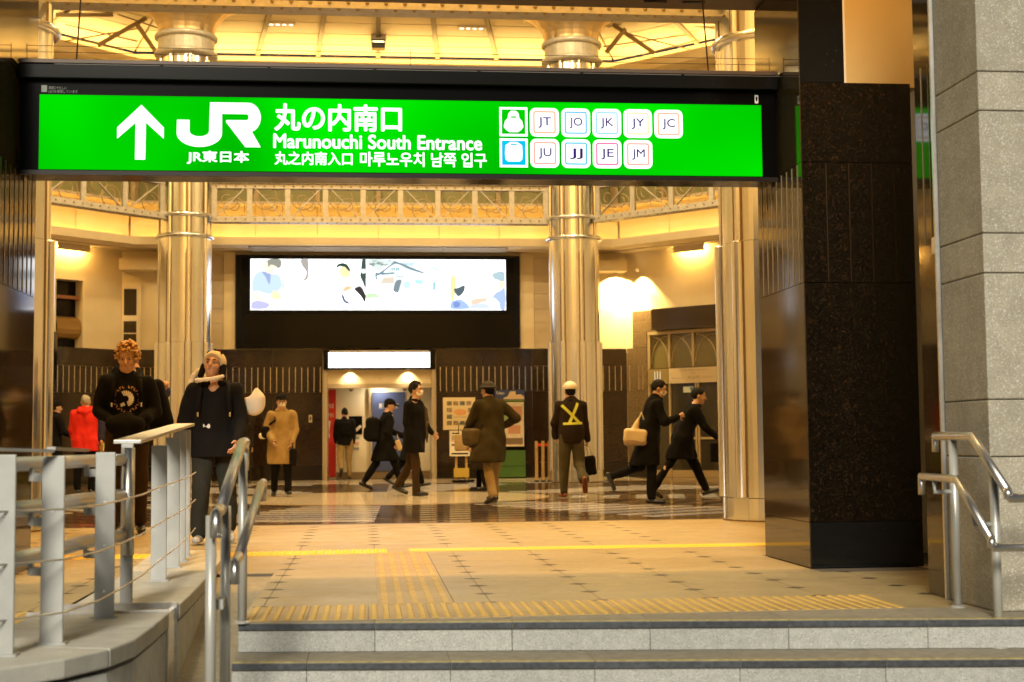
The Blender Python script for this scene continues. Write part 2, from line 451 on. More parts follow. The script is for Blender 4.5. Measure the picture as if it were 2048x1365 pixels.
# joints drawn by recess on the far paving: thin grooves
# threshold strip
MB().box(-9, 9, 15.2, 15.32, -0.03, 0.001).build('threshold_strip', mat('threshold_bronze', (0.10, 0.06, 0.03), 0.4, metal=0.4), floor)

# tactile paving
def dome_tile(w_, d_, nu, nv, mbase, mtop, name):
    b = MB(); b.box(-w_ / 2 + 0.0015, w_ / 2 - 0.0015, -d_ / 2 + 0.0015, d_ / 2 - 0.0015, -0.03, 0.001)
    nb = len(b.f)
    for i in range(nu):
        for j in range(nv):
            x = -w_ / 2 + w_ * (i + 0.5) / nu; y = -d_ / 2 + d_ * (j + 0.5) / nv
            b.lathe([(0.0165, 0.001), (0.0145, 0.005), (0.009, 0.006)], x, y, n=8)
    me_ = meshonly(b, name, mbase); me_.materials.append(mtop)
    me_.polygons.foreach_set('material_index', [0] * nb + [1] * (len(b.f) - nb)); return me_
def bar_tile(w_, d_, nb_, mbase, mtop, name):
    b = MB(); b.box(-w_ / 2 + 0.001, w_ / 2 - 0.001, -d_ / 2 + 0.0015, d_ / 2 - 0.0015, -0.03, 0.001); n0 = len(b.f)
    for i in range(nb_):
        x = -w_ / 2 + w_ * (i + 0.5) / nb_
        b.box(x - 0.016, x + 0.016, -d_ / 2 + 0.012, d_ / 2 - 0.012, 0.001, 0.005)
    me_ = meshonly(b, name, mbase); me_.materials.append(mtop)
    me_.polygons.foreach_set('material_index', [0] * n0 + [1] * (len(b.f) - n0)); return me_
t_dome = dome_tile(0.3, 0.3, 5, 10, M_YELT, M_YEL, 'tactile_tile')
t_bar = bar_tile(0.405, 0.3, 5, M_YELT, M_YEL, 'tactile_bar_tile')
for i in range(11):
    for j in range(2):
        inst('tactile_tile', t_dome, floor, Vector((-0.60 + 0.15 + 0.3 * i, 7.15 + 0.3 * j, 0.001)) - floor.location)
for i in range(6):
    for j in range(2):
        inst('tactile_tile', t_dome, floor, Vector((-1.75 - 0.3 * i, 7.15 + 0.3 * j, 0.001)) - floor.location)
for j in range(12):
    inst('tactile_bar_tile', t_bar, floor, Vector((0.25, 7.62 + 0.15 + 0.3 * j, 0.001)) - floor.location)
t_b2 = dome_tile(0.3, 0.4, 5, 7, M_YELB, M_YELB, 'tactile_tile')
t_l2 = meshonly(MB().box(-0.298, 0.298, -0.13, 0.13, -0.02, 0.003), 'tactile_strip', M_YELB)
for i in range(13):
    u = -3.6 + 0.3 * i
    inst('tactile_tile', t_b2, floor, Vector((u, 11.32 - 0.08 * math.sin(max(0, (u + 3.6)) * 1.0), 0.002)) - floor.location)
for i in range(5):
    inst('tactile_strip', t_l2, floor, Vector((0.62 + 0.6 * i, 11.42, 0.002)) - floor.location)

# ------------------------------------------------------------------ hall floor: polished, patterned
hfloor = structure('hall_floor', MB().prism([(-14, 15.32), (14.5, 15.32), (14.5, 36), (-14, 36)], -0.05, -0.004), M_HALL)
HC = (UC, 22.6)
def hpiece(name, poly, m, z=0.0):
    return MB().prism(poly, -0.02, z).build(name, m, hfloor)
disc = [(HC[0] + 2.6 * math.cos(2 * math.pi * k / 48), HC[1] + 2.6 * math.sin(2 * math.pi * k / 48)) for k in range(48)]
hpiece('floor_disc', disc, M_HALLC)
def rotp(x, y, a):
    return (HC[0] + x * math.cos(a) - y * math.sin(a), HC[1] + x * math.sin(a) + y * math.cos(a))
for wdg in range(16):
    a = 2 * math.pi * (wdg + 0.5) / 16
    for k in range(9):
        r0 = 2.95 + 0.5 * k; r1 = r0 + 0.25
        t = math.tan(math.pi / 16) * 0.86
        poly = [rotp(r0, -r0 * t, a), rotp(r1, -r1 * t, a), rotp(r1, r1 * t, a), rotp(r0, r0 * t, a)]
        if min(p[1] for p in poly) < 15.34: continue
        hpiece('floor_stripe', poly, M_HALLG if wdg % 2 else M_HALLD)
MB().box(-5.7, 6.2, 30.9, 33.99, -0.02, 0.0).build('floor_border', M_HALLC, hfloor)
for i in range(9):
    MB().box(-5.4 + 1.25 * i, -4.9 + 1.25 * i, 29.9, 30.75, -0.02, 0.0).build('floor_stripe', M_HALLG, hfloor)

# ------------------------------------------------------------------ hall walls
r2 = 2 ** -0.5
AR, ER, NR = (6.25, 34.0), (r2, -r2), (-r2, -r2)     # right diagonal wall: origin, along, normal into the hall
AL, EL, NL = (-5.75, 34.0), (-r2, -r2), (r2, -r2)
def dpt(side, s, o):
    A, E_, N_ = (AR, ER, NR) if side == 'R' else (AL, EL, NL)
    return (A[0] + E_[0] * s + N_[0] * o, A[1] + E_[1] * s + N_[1] * o)
def dbox(mb, side, s0, s1, o0, o1, z0, z1):
    """box on a diagonal wall: s along the wall, o outward from it into the hall"""
    p = [dpt(side, s0, o0), dpt(side, s1, o0), dpt(side, s1, o1), dpt(side, s0, o1)]
    ar = sum(p[i][0] * p[(i + 1) % 4][1] - p[(i + 1) % 4][0] * p[i][1] for i in range(4))
    if ar < 0: p = p[::-1]
    return mb.prism(p, z0, z1)

WV = 34.0
far = MB()
far.box(-5.75, -1.05, WV, WV + 0.3, 0, 5.42).box(1.60, 6.25, WV, WV + 0.3, 0, 5.42).box(-1.05, 1.60, WV, WV + 0.3, 2.6, 5.42)
wall_far = structure('wall_far', far, M_CREAM)
# upper part of the wall behind the cove, up to the ceiling
wr = MB(); dbox(wr, 'R', 0, 0.62, -0.3, 0, 0, 5.42); dbox(wr, 'R', 0.62, 7, -0.3, 0, 3.46, 5.42); dbox(wr, 'R', 2.9, 7, -0.3, 0, 0, 3.46)
wall_r = structure('wall_right_diagonal', wr, M_CREAM)
wl = MB(); dbox(wl, 'L', 0, 1.05, -0.3, 0, 0, 5.42); dbox(wl, 'L', 1.05, 1.75, -0.3, 0, 4.63, 5.42); dbox(wl, 'L', 1.05, 1.75, -0.3, 0, 0, 3.05); dbox(wl, 'L', 1.75, 7, -0.3, 0, 0, 5.42)
wall_l = structure('wall_left_diagonal', wl, M_CREAM)
xr, yr = dpt('R', 7, 0); xl, yl = dpt('L', 7, 0)
structure('wall_right', MB().box(xr, xr + 0.3, 10.3, yr + 0.2, 0, 5.42), M_CREAMD)
structure('wall_left', MB().box(xl - 0.3, xl, 10.3, yl + 0.2, 0, 5.42), M_CREAMD)
# upper walls above the cove (octagon)
def octo(vf, hw, L=5.0, vn=11.5):
    """half octagon from left side round the far end to the right side, list of (x,y)"""
    return [(UC - hw - L, vn), (UC - hw - L, vf - L), (UC - hw, vf), (UC + hw, vf), (UC + hw + L, vf - L), (UC + hw + L, vn)]
def ribbon(mb, pa, pb, za, zb):
    """wall strip between two polylines at two heights"""
    n = len(pa); k = [(p[0], p[1], za) for p in pa] + [(p[0], p[1], zb) for p in pb]
    return mb.add(k, [(i, i + 1, i + 1 + n, i + n) for i in range(n - 1)])
O_lip = octo(32.8, 5.5); O_lipb = octo(32.87, 5.53); O_cv0 = octo(33.30, 5.71); O_cv1 = octo(33.36, 5.73); O_cv2 = octo(33.2, 5.67)
O_fr = octo(33.05, 5.6)
lip = MB(); ribbon(lip, O_lip, O_lip, 5.42, 5.60); ribbon(lip, O_lip, O_lipb, 5.60, 5.60); ribbon(lip, O_lipb, O_lipb, 5.60, 5.46); ribbon(lip, O_lipb, O_cv0, 5.46, 5.46)
structure('cove_lip', lip, M_CREAM)
# cove surface as panels, one per bay
cove = structure_root('cove_wall', (UC, 33.3, 5.46))
def seg_panels(root, name, m, p0, p1, prof, nseg, gap=0.006):
    """panels along the straight run p0-p1; prof: list of (offset outward from run, z)"""
    p0 = Vector((p0[0], p0[1], 0)); p1 = Vector((p1[0], p1[1], 0)); d = (p1 - p0); Ln = d.length; d.normalize()
    nrm = Vector((-d.y, d.x, 0))
    for k in range(nseg):
        a = p0 + d * (Ln * k / nseg + gap); b = p0 + d * (Ln * (k + 1) / nseg - gap)
        vs = []; fs = []
        for o_, z_ in prof:
            vs += [a + nrm * o_ + Vector((0, 0, z_)), b + nrm * o_ + Vector((0, 0, z_))]
        for i in range(len(prof) - 1):
            fs.append((2 * i, 2 * i + 1, 2 * i + 3, 2 * i + 2))
        MB().add(vs, fs).build(name, m, root)
prof = [(0.0, 5.46), (0.05, 5.7), (0.06, 5.95), (0.03, 6.2), (-0.05, 6.38), (-0.16, 6.46)]
for i, ns in ((0, 9), (1, 5), (2, 8), (3, 5), (4, 9)):
    seg_panels(cove, 'cove_panel', M_CREAM, O_cv0[i], O_cv0[i + 1], prof, ns)
bk = MB(); O_bk = octo(33.42, 5.76); ribbon(bk, O_bk, O_bk, 5.4, 6.5); structure('cove_backing', bk, M_CREAMD)
# lamps lying in the trough behind the lip
def lampstrip(name, label, p0, p1, wdt, z, m, trim=0.15):
    p0 = Vector((*p0, z)); p1 = Vector((*p1, z)); d = (p1 - p0).normalized()
    b = MB().bar(p0 + d * trim, p1 - d * trim, wdt, 0.02).build(name, m)
    return tag(b, label, 'lamp', 'cove lamps in the trough of the hall ceiling')
O_lamp = octo(33.17, 5.66); O_lampU = octo(33.05, 5.6)
lampstrip('cove_lamp', 'warm cove lamp hidden behind the lip over the video display', O_lamp[2], O_lamp[3], 0.06, 5.50, E_COVE)
lampstrip('cove_lamp', 'warm cove lamp above the wall with the tall window', O_lamp[1], O_lamp[2], 0.06, 5.50, E_COVE)
lampstrip('cove_lamp', 'warm cove lamp above the hotel entrance', O_lamp[3], O_lamp[4], 0.06, 5.50, E_COVE)
# ambulatory ceiling
O_w = octo(34.0, 6.0)
cl = MB(); n = len(O_lip)
cl.add([(p[0], p[1], 5.42) for p in O_lip] + [(p[0], p[1], 5.42) for p in O_w], [(i, i + n, i + 1 + n, i + 1) for i in range(n - 1)])
structure('ceiling', cl, M_CREAM)
# glossy soffit panels over the display
sof = MB()
soffit = structure_root('display_soffit', (UC, 33.3, 5.40))
M_SOF = mat('glossy_soffit', (0.55, 0.47, 0.36), 0.18, spec=0.7)
for k in range(4):
    MB().box(-2.75 + 1.51 * k + 0.01, -2.75 + 1.51 * (k + 1) - 0.01, 32.95, 33.9, 5.395, 5.415).build('soffit_panel', M_SOF, soffit)
# frieze above the cove with mullions
fr = structure_root('frieze_wall', (UC, 33.1, 6.42))
for i, ns in ((0, 9), (1, 5), (2, 8), (3, 5), (4, 9)):
    seg_panels(fr, 'frieze_panel', M_FRIEZE, O_fr[i], O_fr[i + 1], [(0, 6.44), (0, 6.95), (0.0, 7.6)], ns, 0.004)
    p0 = Vector((*O_fr[i], 0)); p1 = Vector((*O_fr[i + 1], 0)); d = (p1 - p0).normalized(); nn = Vector((-d.y, d.x, 0))
    for k in range(ns + 1):
        q = p0.lerp(p1, k / ns) - nn * 0.05
        MB().bar((q.x, q.y, 6.44), (q.x, q.y, 7.6), 0.14, 0.10, up=tuple(d)).build('mullion', M_STEELD, fr)
    MB().bar((p0.x - nn.x * 0.05, p0.y - nn.y * 0.05, 6.41), (p1.x - nn.x * 0.05, p1.y - nn.y * 0.05, 6.41), 0.22, 0.06).build('ledge', M_CREAMD, fr)
    MB().bar((p0.x - nn.x * 0.03, p0.y - nn.y * 0.03, 6.98), (p1.x - nn.x * 0.03, p1.y - nn.y * 0.03, 6.98), 0.06, 0.08).build('rail_moulding', M_CREAM, fr)
uw = MB(); O_u = octo(33.07, 5.61); ribbon(uw, O_u, O_u, 7.6, 9.9); ribbon(uw, octo(33.1, 5.62), octo(33.1, 5.62), 6.4, 7.7); structure('upper_wall', uw, M_CREAM)
ul = MB(); O_ul = octo(32.45, 5.36); ribbon(ul, O_ul, O_ul, 9.38, 9.62); ribbon(ul, O_ul, O_u, 9.38, 9.38); structure('upper_cove_lip', ul, M_CREAM)
O_lu = octo(32.7, 5.46)
lampstrip('cove_lamp', 'upper warm cove lamp behind the sign along the far ceiling edge', O_lu[2], O_lu[3], 0.08, 9.44, E_COVE2)
lampstrip('cove_lamp', 'upper warm cove lamp lighting the ceiling with crossed rods by the leftmost column', O_lu[1], O_lu[2], 0.08, 9.44, E_COVE2)
lampstrip('cove_lamp', 'upper warm cove lamp lighting the ceiling with crossed rods by the rightmost column', O_lu[3], O_lu[4], 0.08, 9.44, E_COVE2)

# sloping dome ceiling: panels between ribs
dome = structure_root('dome_ceiling', (UC, 30, 10))
def cz(t): return 9.95 + 0.2 * t       # height at horizontal distance t in from the wall
def slope_panels(p0, p1, ncol, nrow, depth, shrink):
    p0 = Vector((*p0, 0)); p1 = Vector((*p1, 0)); d = (p1 - p0).normalized(); nin = Vector((d.y, -d.x, 0)); L_ = (p1 - p0).length
    def P(a, t):                          # a in 0..1 along, t distance inwards, sides close in towards the middle
        k = shrink * t
        s_ = k + (L_ - 2 * k) * a
        q = p0 + d * s_ + nin * t; return (q.x, q.y, cz(t))
    for c in range(ncol):
        for r_ in range(nrow):
            a0, a1 = (c + 0.0) / ncol, (c + 1.0) / ncol; t0, t1 = depth * r_ / nrow, depth * (r_ + 1) / nrow
            e = 0.014
            va = [P(a0 + 0.003, t0 + e), P(a1 - 0.003, t0 + e), P(a1 - 0.003, t1 - e), P(a0 + 0.003, t1 - e)]
            vs = [(x, y, z) for x, y, z in va] + [(x, y, z + 0.02) for x, y, z in va]
            MB().add(vs, [(0, 1, 2, 3), (7, 6, 5, 4), (0, 4, 5, 1), (1, 5, 6, 2), (2, 6, 7, 3), (3, 7, 4, 0)]).build('ceiling_panel', M_CEILP, dome)
    for c in range(1, ncol):
        a, b = P(c / ncol, 0.02), P(c / ncol, depth)
        MB().bar((a[0], a[1], a[2] - 0.03), (b[0], b[1], b[2] - 0.03), 0.10, 0.08).build('ceiling_rib', M_RIB, dome)
    q = [P(0, 0), P(1, 0), P(1, depth), P(0, depth)]
    MB().add([(x, y, z + 0.05) for x, y, z in q], [(0, 1, 2, 3)]).build('ceiling_backing', M_STEELD, dome)
slope_panels(O_u[2], O_u[3], 8, 10, 5.2, 0.414)
slope_panels(O_u[1], O_u[2], 3, 10, 5.2, 0.414)
slope_panels(O_u[3], O_u[4], 3, 10, 5.2, 0.414)
# roof cap closing the dome and the hall above the entrance
cap = MB(); cap.box(-12, 12.5, 10.45, 30, 12.0, 12.2); structure('roof', cap, M_CEILP)
side = MB(); side.box(-10.9, -10.86, 10.45, 29.0, 5.4, 12.0).box(11.36, 11.40, 10.45, 29.0, 5.4, 12.0); structure('upper_side_wall', side, M_CREAMD)

# ------------------------------------------------------------------ entrance front: facade above and beside the opening
fac = MB()
fac.box(-12, -2.42, 10.325, 10.45, 0, 12.0).box(2.96, 12.5, 10.325, 10.45, 0, 12.0).box(-2.42, 2.96, 10.325, 10.45, 4.22, 12.0)
structure('facade_wall', fac, M_CREAM)
# ------------------------------------------------------------------ transom beam over the opening
tb = thing('transom_beam', 'dark bronze beam with slots across the very top of the entrance opening', 'beam', (UC, 10.2, 4.09))
MB().box(-2.36, 2.92, 10.05, 10.318, 4.09, 4.7).build('casing', M_BRONZE, tb, bevel=0.006)
for k in range(5):
    c = -2.0 + 1.05 * k
    for s in (-0.17, 0.12):
        MB().box(c + s, c + s + 0.17, 10.12, 10.15, 4.084, 4.089).build('slot', M_BLACK, tb)
for k in range(4):
    c = -1.45 + 1.05 * k
    MB().box(c, c + 0.006, 10.045, 10.049, 4.1, 4.6).build('seam', M_BLACK, tb)

# ------------------------------------------------------------------ polished granite pillars at the entrance
def pillar(side, label, group):
    s = 1 if side == 'R' else -1
    ui = 2.92 if s > 0 else -2.36                       # inner face
    uo = ui + s * 0.77
    x0, x1 = min(ui, uo), max(ui, uo)
    t = thing('granite_pillar', label, 'pillar', ((x0 + x1) / 2, 9.8, 0), 0, group)
    MB().box(x0, x1, 9.262, 10.32, 0, 3.27).build('core', M_GAP, t)
    # front cladding: base, lower, grooved band, top
    rows = [(0.0, 0.30, M_BLACKG), (0.303, 1.90, M_PILG), (1.903, 2.72, M_PILG), (2.723, 3.27, M_PILG)]
    for z0, z1, m in rows:
        MB().box(x0, x1, 9.25, 9.261, z0 + 0.001, z1).build('front_panel', m, t, bevel=0.0015)
    for k in range(4):
        c = x0 + 0.16 + 0.158 * k
        MB().box(c, c + 0.008, 9.2465, 9.2495, 1.91, 2.715).build('inlay_strip', mat('dark_bronze_inlay', (0.06, 0.036, 0.016), 0.35, metal=0.9), t)
    # inner side: mirror-polished
    for z0, z1 in ((0.0, 0.30), (0.303, 1.90), (1.903, 2.72), (2.723, 4.08)):
        a, b = (ui - 0.008, ui - 0.0005) if s > 0 else (ui + 0.0005, ui + 0.008)
        MB().box(a, b, 9.251, 10.32, z0 + 0.001, z1).build('side_panel', M_PILM, t)
    for k in range(8):
        c = 9.33 + 0.125 * k
        a, b = (ui - 0.012, ui - 0.009) if s > 0 else (ui + 0.009, ui + 0.012)
        MB().box(a, b, c, c + 0.012, 1.91, 2.715).build('inlay_strip', mat('dim_brass_inlay', (0.26, 0.19, 0.10), 0.4, metal=1.0), t)
    u2 = ui + s * 0.31
    MB().box(min(ui, u2) , max(ui, u2), 9.252, 10.32, 3.272, 5.6).build('upper_block', M_BLACKG, t, bevel=0.002)
    MB().box(min(u2, u2 + s * 0.02), max(u2, u2 + s * 0.02), 9.27, 9.30, 3.272, 5.6).build('edge_trim', M_CREAMD, t)
    xa, xb = min(u2, uo + s * 0.1), max(u2, uo + s * 0.1)
    MB().box(xa + 0.002, xb - 0.002, 9.36, 10.32, 3.272, 5.6).build('plaster_infill', mat('amber_lit_plaster', (0.50, 0.33, 0.12), 0.75, var=0.03, vscale=2), t)  # cream plaster, the amber light on it painted into the base colour
    return t
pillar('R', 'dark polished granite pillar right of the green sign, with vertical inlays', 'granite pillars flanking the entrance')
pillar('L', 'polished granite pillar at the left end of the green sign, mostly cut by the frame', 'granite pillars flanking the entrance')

# porch: mirror-polished slab and the stone pier on the right
pier = thing('stone_pier', 'grey coursed stone pier at the right edge beside the handrail', 'pier', (3.9, 7.1, 0))
MB().box(3.09, 6.4, 6.80, 7.26, 0, 4.6).build('core', M_GAP, pier)
zs = [0.0, 0.757, 1.04, 1.67, 1.87, 2.49, 2.69, 3.3, 3.5, 4.6]
for i in range(len(zs) - 1):
    z0, z1 = zs[i] + 0.0022, zs[i + 1] - 0.0022
    if (z1 - z0) < 0.05: continue
    MB().box(3.05, 4.4, 6.76, 7.30, z0, z1).build('course_stone', M_PIER, pier, bevel=0.006)
    MB().box(4.408, 6.4, 6.76, 7.30, z0, z1).build('course_stone', M_PIER, pier, bevel=0.006)
MB().box(3.36, 4.2, 6.70, 6.757, 2.70, 4.6).build('pilaster', M_PIER, pier, bevel=0.02)
slabp = thing('granite_return', 'mirror polished granite slab between the stone pier and the dark pillar', 'wall', (3.1, 7.45, 0))
MB().box(3.056, 3.3, 7.302, 7.60, 0.0, 4.6).build('panel', M_PILM, slabp, bevel=0.002)
for k in range(2):
    MB().box(3.052, 3.0555, 7.40 + 0.10 * k, 7.407 + 0.10 * k, 1.91, 2.9).build('inlay_strip', mat('dim_brass_inlay', (0.26, 0.19, 0.10), 0.4), slabp)
MB().box(3.03, 3.055, 7.301, 7.318, 0, 4.6).build('edge_profile', M_RAIL, slabp)
MB().box(3.026, 3.05, 7.30, 7.35, 1.84, 1.93).build('bracket', M_RAIL, slabp)

# ------------------------------------------------------------------ columns of the hall
def build_column(label):
    t = thing('column', label, 'column', (0, 0, 0), 0, 'clustered metal columns of the hall')
    Rr = 0.54
    def face_ring(r0, z0, z1, name='shaft', m=M_COL):
        n = 64
        return MB().lathe([(r0, z0), (r0, z1)], n=n, cap=True).build(name, m, t, smooth=False)
    off = 0.28
    face_ring(Rr + 0.02, 0.0, 0.24, name='base')
    MB().lathe([(Rr + 0.03, 0), (Rr + 0.03, 0.015)], n=40).build('base_plate', M_COLD, t)
    zz = [0.243, 2.96, 5.17, 5.60, 9.0]
    for i in range(4):
        face_ring(Rr - 0.012 * i, zz[i] + 0.003, zz[i + 1] - 0.003)
    for k in range(8):
        a = 2 * math.pi * (k + off) / 8
        cx_, cy_ = math.cos(a), math.sin(a)
        low = MB()
        x = cx_ * (Rr + 0.004); y = cy_ * (Rr + 0.004)
        low.lathe([(0.062, 0.25), (0.062, 2.95), (0.04, 2.965)], x, y, n=20)
        low.build('lower_sleeve', M_COLS, t)
        up = MB(); x = cx_ * (Rr - 0.03); y = cy_ * (Rr - 0.03)
        up.lathe([(0.045, 2.97), (0.045, 9.0)], x, y, n=16); up.build('upper_strip', M_COLS, t)
        sm_ = MB()
        for q in (-0.068, 0.068):
            b_ = a + q / Rr; sm_.bar((math.cos(b_) * (Rr + 0.002), math.sin(b_) * (Rr + 0.002), 0.25), (math.cos(b_) * (Rr + 0.002), math.sin(b_) * (Rr + 0.002), 2.955), 0.008, 0.022, up=(-math.sin(b_), math.cos(b_), 0))
            b_ = a + q * 0.75 / Rr; sm_.bar((math.cos(b_) * (Rr - 0.012), math.sin(b_) * (Rr - 0.012), 2.965), (math.cos(b_) * (Rr - 0.036), math.sin(b_) * (Rr - 0.036), 8.99), 0.014, 0.030, up=(-math.sin(b_), math.cos(b_), 0))
        sm_.build('seam', M_COLD, t)
        fl = MB(); fl.bar((cx_ * (Rr + 0.012), cy_ * (Rr + 0.012), 0.01), (cx_ * (Rr + 0.012), cy_ * (Rr + 0.012), 0.245), 0.02, 0.2, up=(-cy_, cx_, 0)); fl.build('cover_plate', M_COL, t)
    for z in (5.17, 5.60):
        pr = [(Rr + 0.02 + 0.045 * math.cos(q), z + 0.045 * math.sin(q)) for q in [x * math.pi / 6 - math.pi / 2 for x in range(7)]]
        MB().lathe([(Rr - 0.03, z - 0.045)] + pr + [(Rr - 0.03, z + 0.045)], n=40).build('band', M_COL, t, smooth=True)
    for z in (9.03, 9.40):
        pr = [(Rr + 0.06 + 0.06 * math.cos(q), z + 0.06 * math.sin(q)) for q in [x * math.pi / 6 - math.pi / 2 for x in range(7)]]
        MB().lathe([(Rr - 0.03, z - 0.06)] + pr + [(Rr - 0.03, z + 0.06)], n=40).build('collar', M_STEEL, t, smooth=True)
    MB().lathe([(Rr + 0.05, 9.05), (Rr + 0.05, 9.4)], n=40).build('necking', M_STEEL, t)
    cp = MB(); n = 64; rows = []
    for i in range(9):
        q = i / 8; z = 9.42 + 0.78 * q
        rr = 0.56 + 0.62 * (q ** 2.4)
        rows.append([((rr * (1 + 0.055 * abs(math.sin(8 * math.pi * j / n * 1.0)))) * math.cos(2 * math.pi * j / n), (rr * (1 + 0.055 * abs(math.sin(8 * math.pi * j / n)))) * math.sin(2 * math.pi * j / n), z) for j in range(n)])
    vs = [p for r_ in rows for p in r_]; fs = [(i * n + j, i * n + (j + 1) % n, (i + 1) * n + (j + 1) % n, (i + 1) * n + j) for i in range(8) for j in range(n)]
    cp.add(vs, fs + [tuple(range(8 * n, 9 * n))]); cp.build('capital', mat('capital_bronze', (0.46, 0.36, 0.22), 0.38, metal=0.8), t)
    MB().box(-1.0, 1.0, -1.0, 1.0, 10.2, 10.6).build('capital_block', M_STEEL, t, bevel=0.05)
    return t
c0 = build_column('clustered metal column standing between the red jacket man and the green sign, far side')
cols = [((-3.8, 30.0), R(3), 'metal column behind the two tourists, left of the video display'),
        ((4.4, 30.0), R(-4), 'metal column behind the helmeted worker, right of the video display'),
        ((-3.8, 15.0), R(24), 'near metal column at the left edge, beside the red jacket man'),
        ((4.36, 15.0), R(-24), 'near metal column beside the dark granite pillar')]
for i, ((x, y), rz, lb) in enumerate(cols):
    c = c0 if i == 0 else copy_tree(c0)
    c.location = (x, y, 0); c.rotation_euler = (0, 0, rz); c['label'] = lb

# ------------------------------------------------------------------ riveted lattice girders between the columns
def girder(label, a, b, nbay, z0=5.50, z1=6.33):
    a = Vector((*a, 0)); b = Vector((*b, 0)); d = b - a; L_ = d.length; ang = math.atan2(d.y, d.x)
    t = thing('lattice_girder', label, 'girder', (a.x, a.y, 0), ang, 'riveted lattice girders')
    def B(mb, name, m, **k): return mb.build(name, m, t, local=True, **k)
    for zc, nm in ((z0, 'bottom_chord'), (z1, 'top_chord')):
        c = MB(); c.box(0, L_, -0.14, 0.14, zc - 0.012, zc + 0.012); s = 1 if zc == z0 else -1
        c.box(0, L_, -0.085, -0.07, min(zc + s * 0.012, zc + s * 0.12), max(zc + s * 0.012, zc + s * 0.12)); c.box(0, L_, 0.07, 0.085, min(zc + s * 0.012, zc + s * 0.12), max(zc + s * 0.012, zc + s * 0.12))
        o = B(c, nm, M_STEEL)
        rv = MB(); k = 0.1
        while k < L_ - 0.05:
            rv.sphere((k, -0.09, zc + s * 0.065), 0.022, 6, 4); rv.sphere((k + 0.1, -0.11, zc - 0.016), 0.02, 6, 4); k += 0.2
        rvo = rv.build('rivet_row', M_STEELD, o, local=True, smooth=True); rvo['kind'] = 'stuff'
    bay = L_ / nbay
    for k in range(nbay + 1):
        x = min(max(bay * k, 0.06), L_ - 0.06)
        p = MB().box(x - 0.055, x + 0.055, -0.075, -0.055, z0 + 0.012, z1 - 0.012).box(x - 0.01, x + 0.01, -0.054, 0.05, z0 + 0.012, z1 - 0.012)
        B(p, 'post', M_STEEL)
    for k in range(nbay):
        x0, x1 = bay * k + 0.08, bay * (k + 1) - 0.08
        za, zb = (z0 + 0.1, z1 - 0.08) if k % 2 == 0 else (z1 - 0.08, z0 + 0.1)
        B(MB().bar((x0, -0.05, za), (x1, -0.05, zb), 0.016, 0.05, up=(0, 1, 0)), 'diagonal', M_STEEL)
        # wrought scrolls: two big rings and two small hooks
        h = z1 - z0
        for (cx_, cz_, rr, a0, a1) in ((x0 + 0.24, z0 + h * 0.62, 0.24, -200, 120), (x1 - 0.24, z0 + h * 0.36, 0.22, -20, 320), (x0 + 0.22, z0 + h * 0.58, 0.10, 40, 260), (x1 - 0.24, z0 + h * 0.42, 0.10, -140, 90)):
            pts = [(cx_ + rr * math.cos(R(q)), -0.03, cz_ + rr * math.sin(R(q))) for q in np.linspace(a0, a1, 18)]
            B(MB().tube(pts, 0.011, 6), 'scroll', M_STEELD, smooth=True)
    return t
girder('pale lattice girder with scrolls above the video display', (-3.25, 30.0), (3.85, 30.0), 9)
girder('lattice girder slanting from the left far column behind the sign corner', (-7.6, 26.1), (-4.2, 29.6), 5)
girder('lattice girder slanting from the worker\'s column to the right', (4.85, 29.6), (8.2, 26.2), 5)
girder('near lattice girder with large rivets crossing above the green sign', (-3.3, 15.0), (3.85, 15.0), 9, 5.46, 6.3)
# end brackets on the far columns
# ------------------------------------------------------------------ ceiling braces and rods
def brace(label, segs, rods):
    p = np.array([q for s in segs for q in s[:2]]); c = p.mean(0)
    t = thing('ceiling_brace', label, 'brace', (float(c[0]), float(c[1]), float(c[2])))
    for a, b, r_ in segs: MB().bar(a, b, r_, r_ * 1.4).build('strut', M_STEELD, t)
    for a, b in rods: MB().tube([a, b], 0.016, 8).build('tie_rod', M_STEELD, t)
brace('dark struts and crossed tie rods under the ceiling beside the left near column',
      [((-5.81, 31, 9.50), (-4.78, 31, 10.13), 0.06), ((-5.0, 31, 10.01), (-4.56, 30.8, 9.35), 0.06), ((-6.6, 30.5, 10.0), (-5.5, 31, 10.18), 0.06)],
      [((-6.5, 31, 9.95), (-5.0, 31.2, 9.66)), ((-6.5, 31, 9.58), (-5.0, 31.2, 9.95)), ((-5.4, 31, 10.2), (-4.5, 31.2, 9.95)), ((-6.4, 31, 9.66), (-5.3, 31.2, 9.48))])
brace('dark struts and crossed tie rods under the ceiling beside the right near column',
      [((5.49, 31, 10.2), (6.44, 31, 9.56), 0.06), ((5.77, 31, 10.1), (5.3, 30.8, 9.5), 0.06), ((6.3, 31, 10.35), (7.78, 30.5, 10.02), 0.06)],
      [((5.3, 31.2, 9.75), (7.2, 31, 10.0)), ((5.7, 31.2, 10.1), (7.4, 31, 9.62)), ((5.4, 31.2, 10.2), (6.4, 31, 10.38)), ((6.2, 31.2, 9.58), (7.5, 31, 9.9))])
eq = thing('ceiling_equipment_box', 'dark camera housing hanging on the ceiling rib above the sign', 'camera', (0.22, 32.2, 10.1))
MB().box(0.08, 0.42, 32.0, 32.9, 10.02, 10.16).build('rail_box', M_RIB, eq)
MB().box(0.1, 0.4, 31.9, 32.15, 9.82, 10.02).build('housing', M_BLACK, eq, bevel=0.01)
MB().box(0.12, 0.38, 31.88, 31.899, 9.94, 9.98).build('vent', M_COLS, eq)
MB().sphere((0.25, 32.4, 9.93), 0.05).build('dome_lens', M_BLACK, eq, smooth=True)
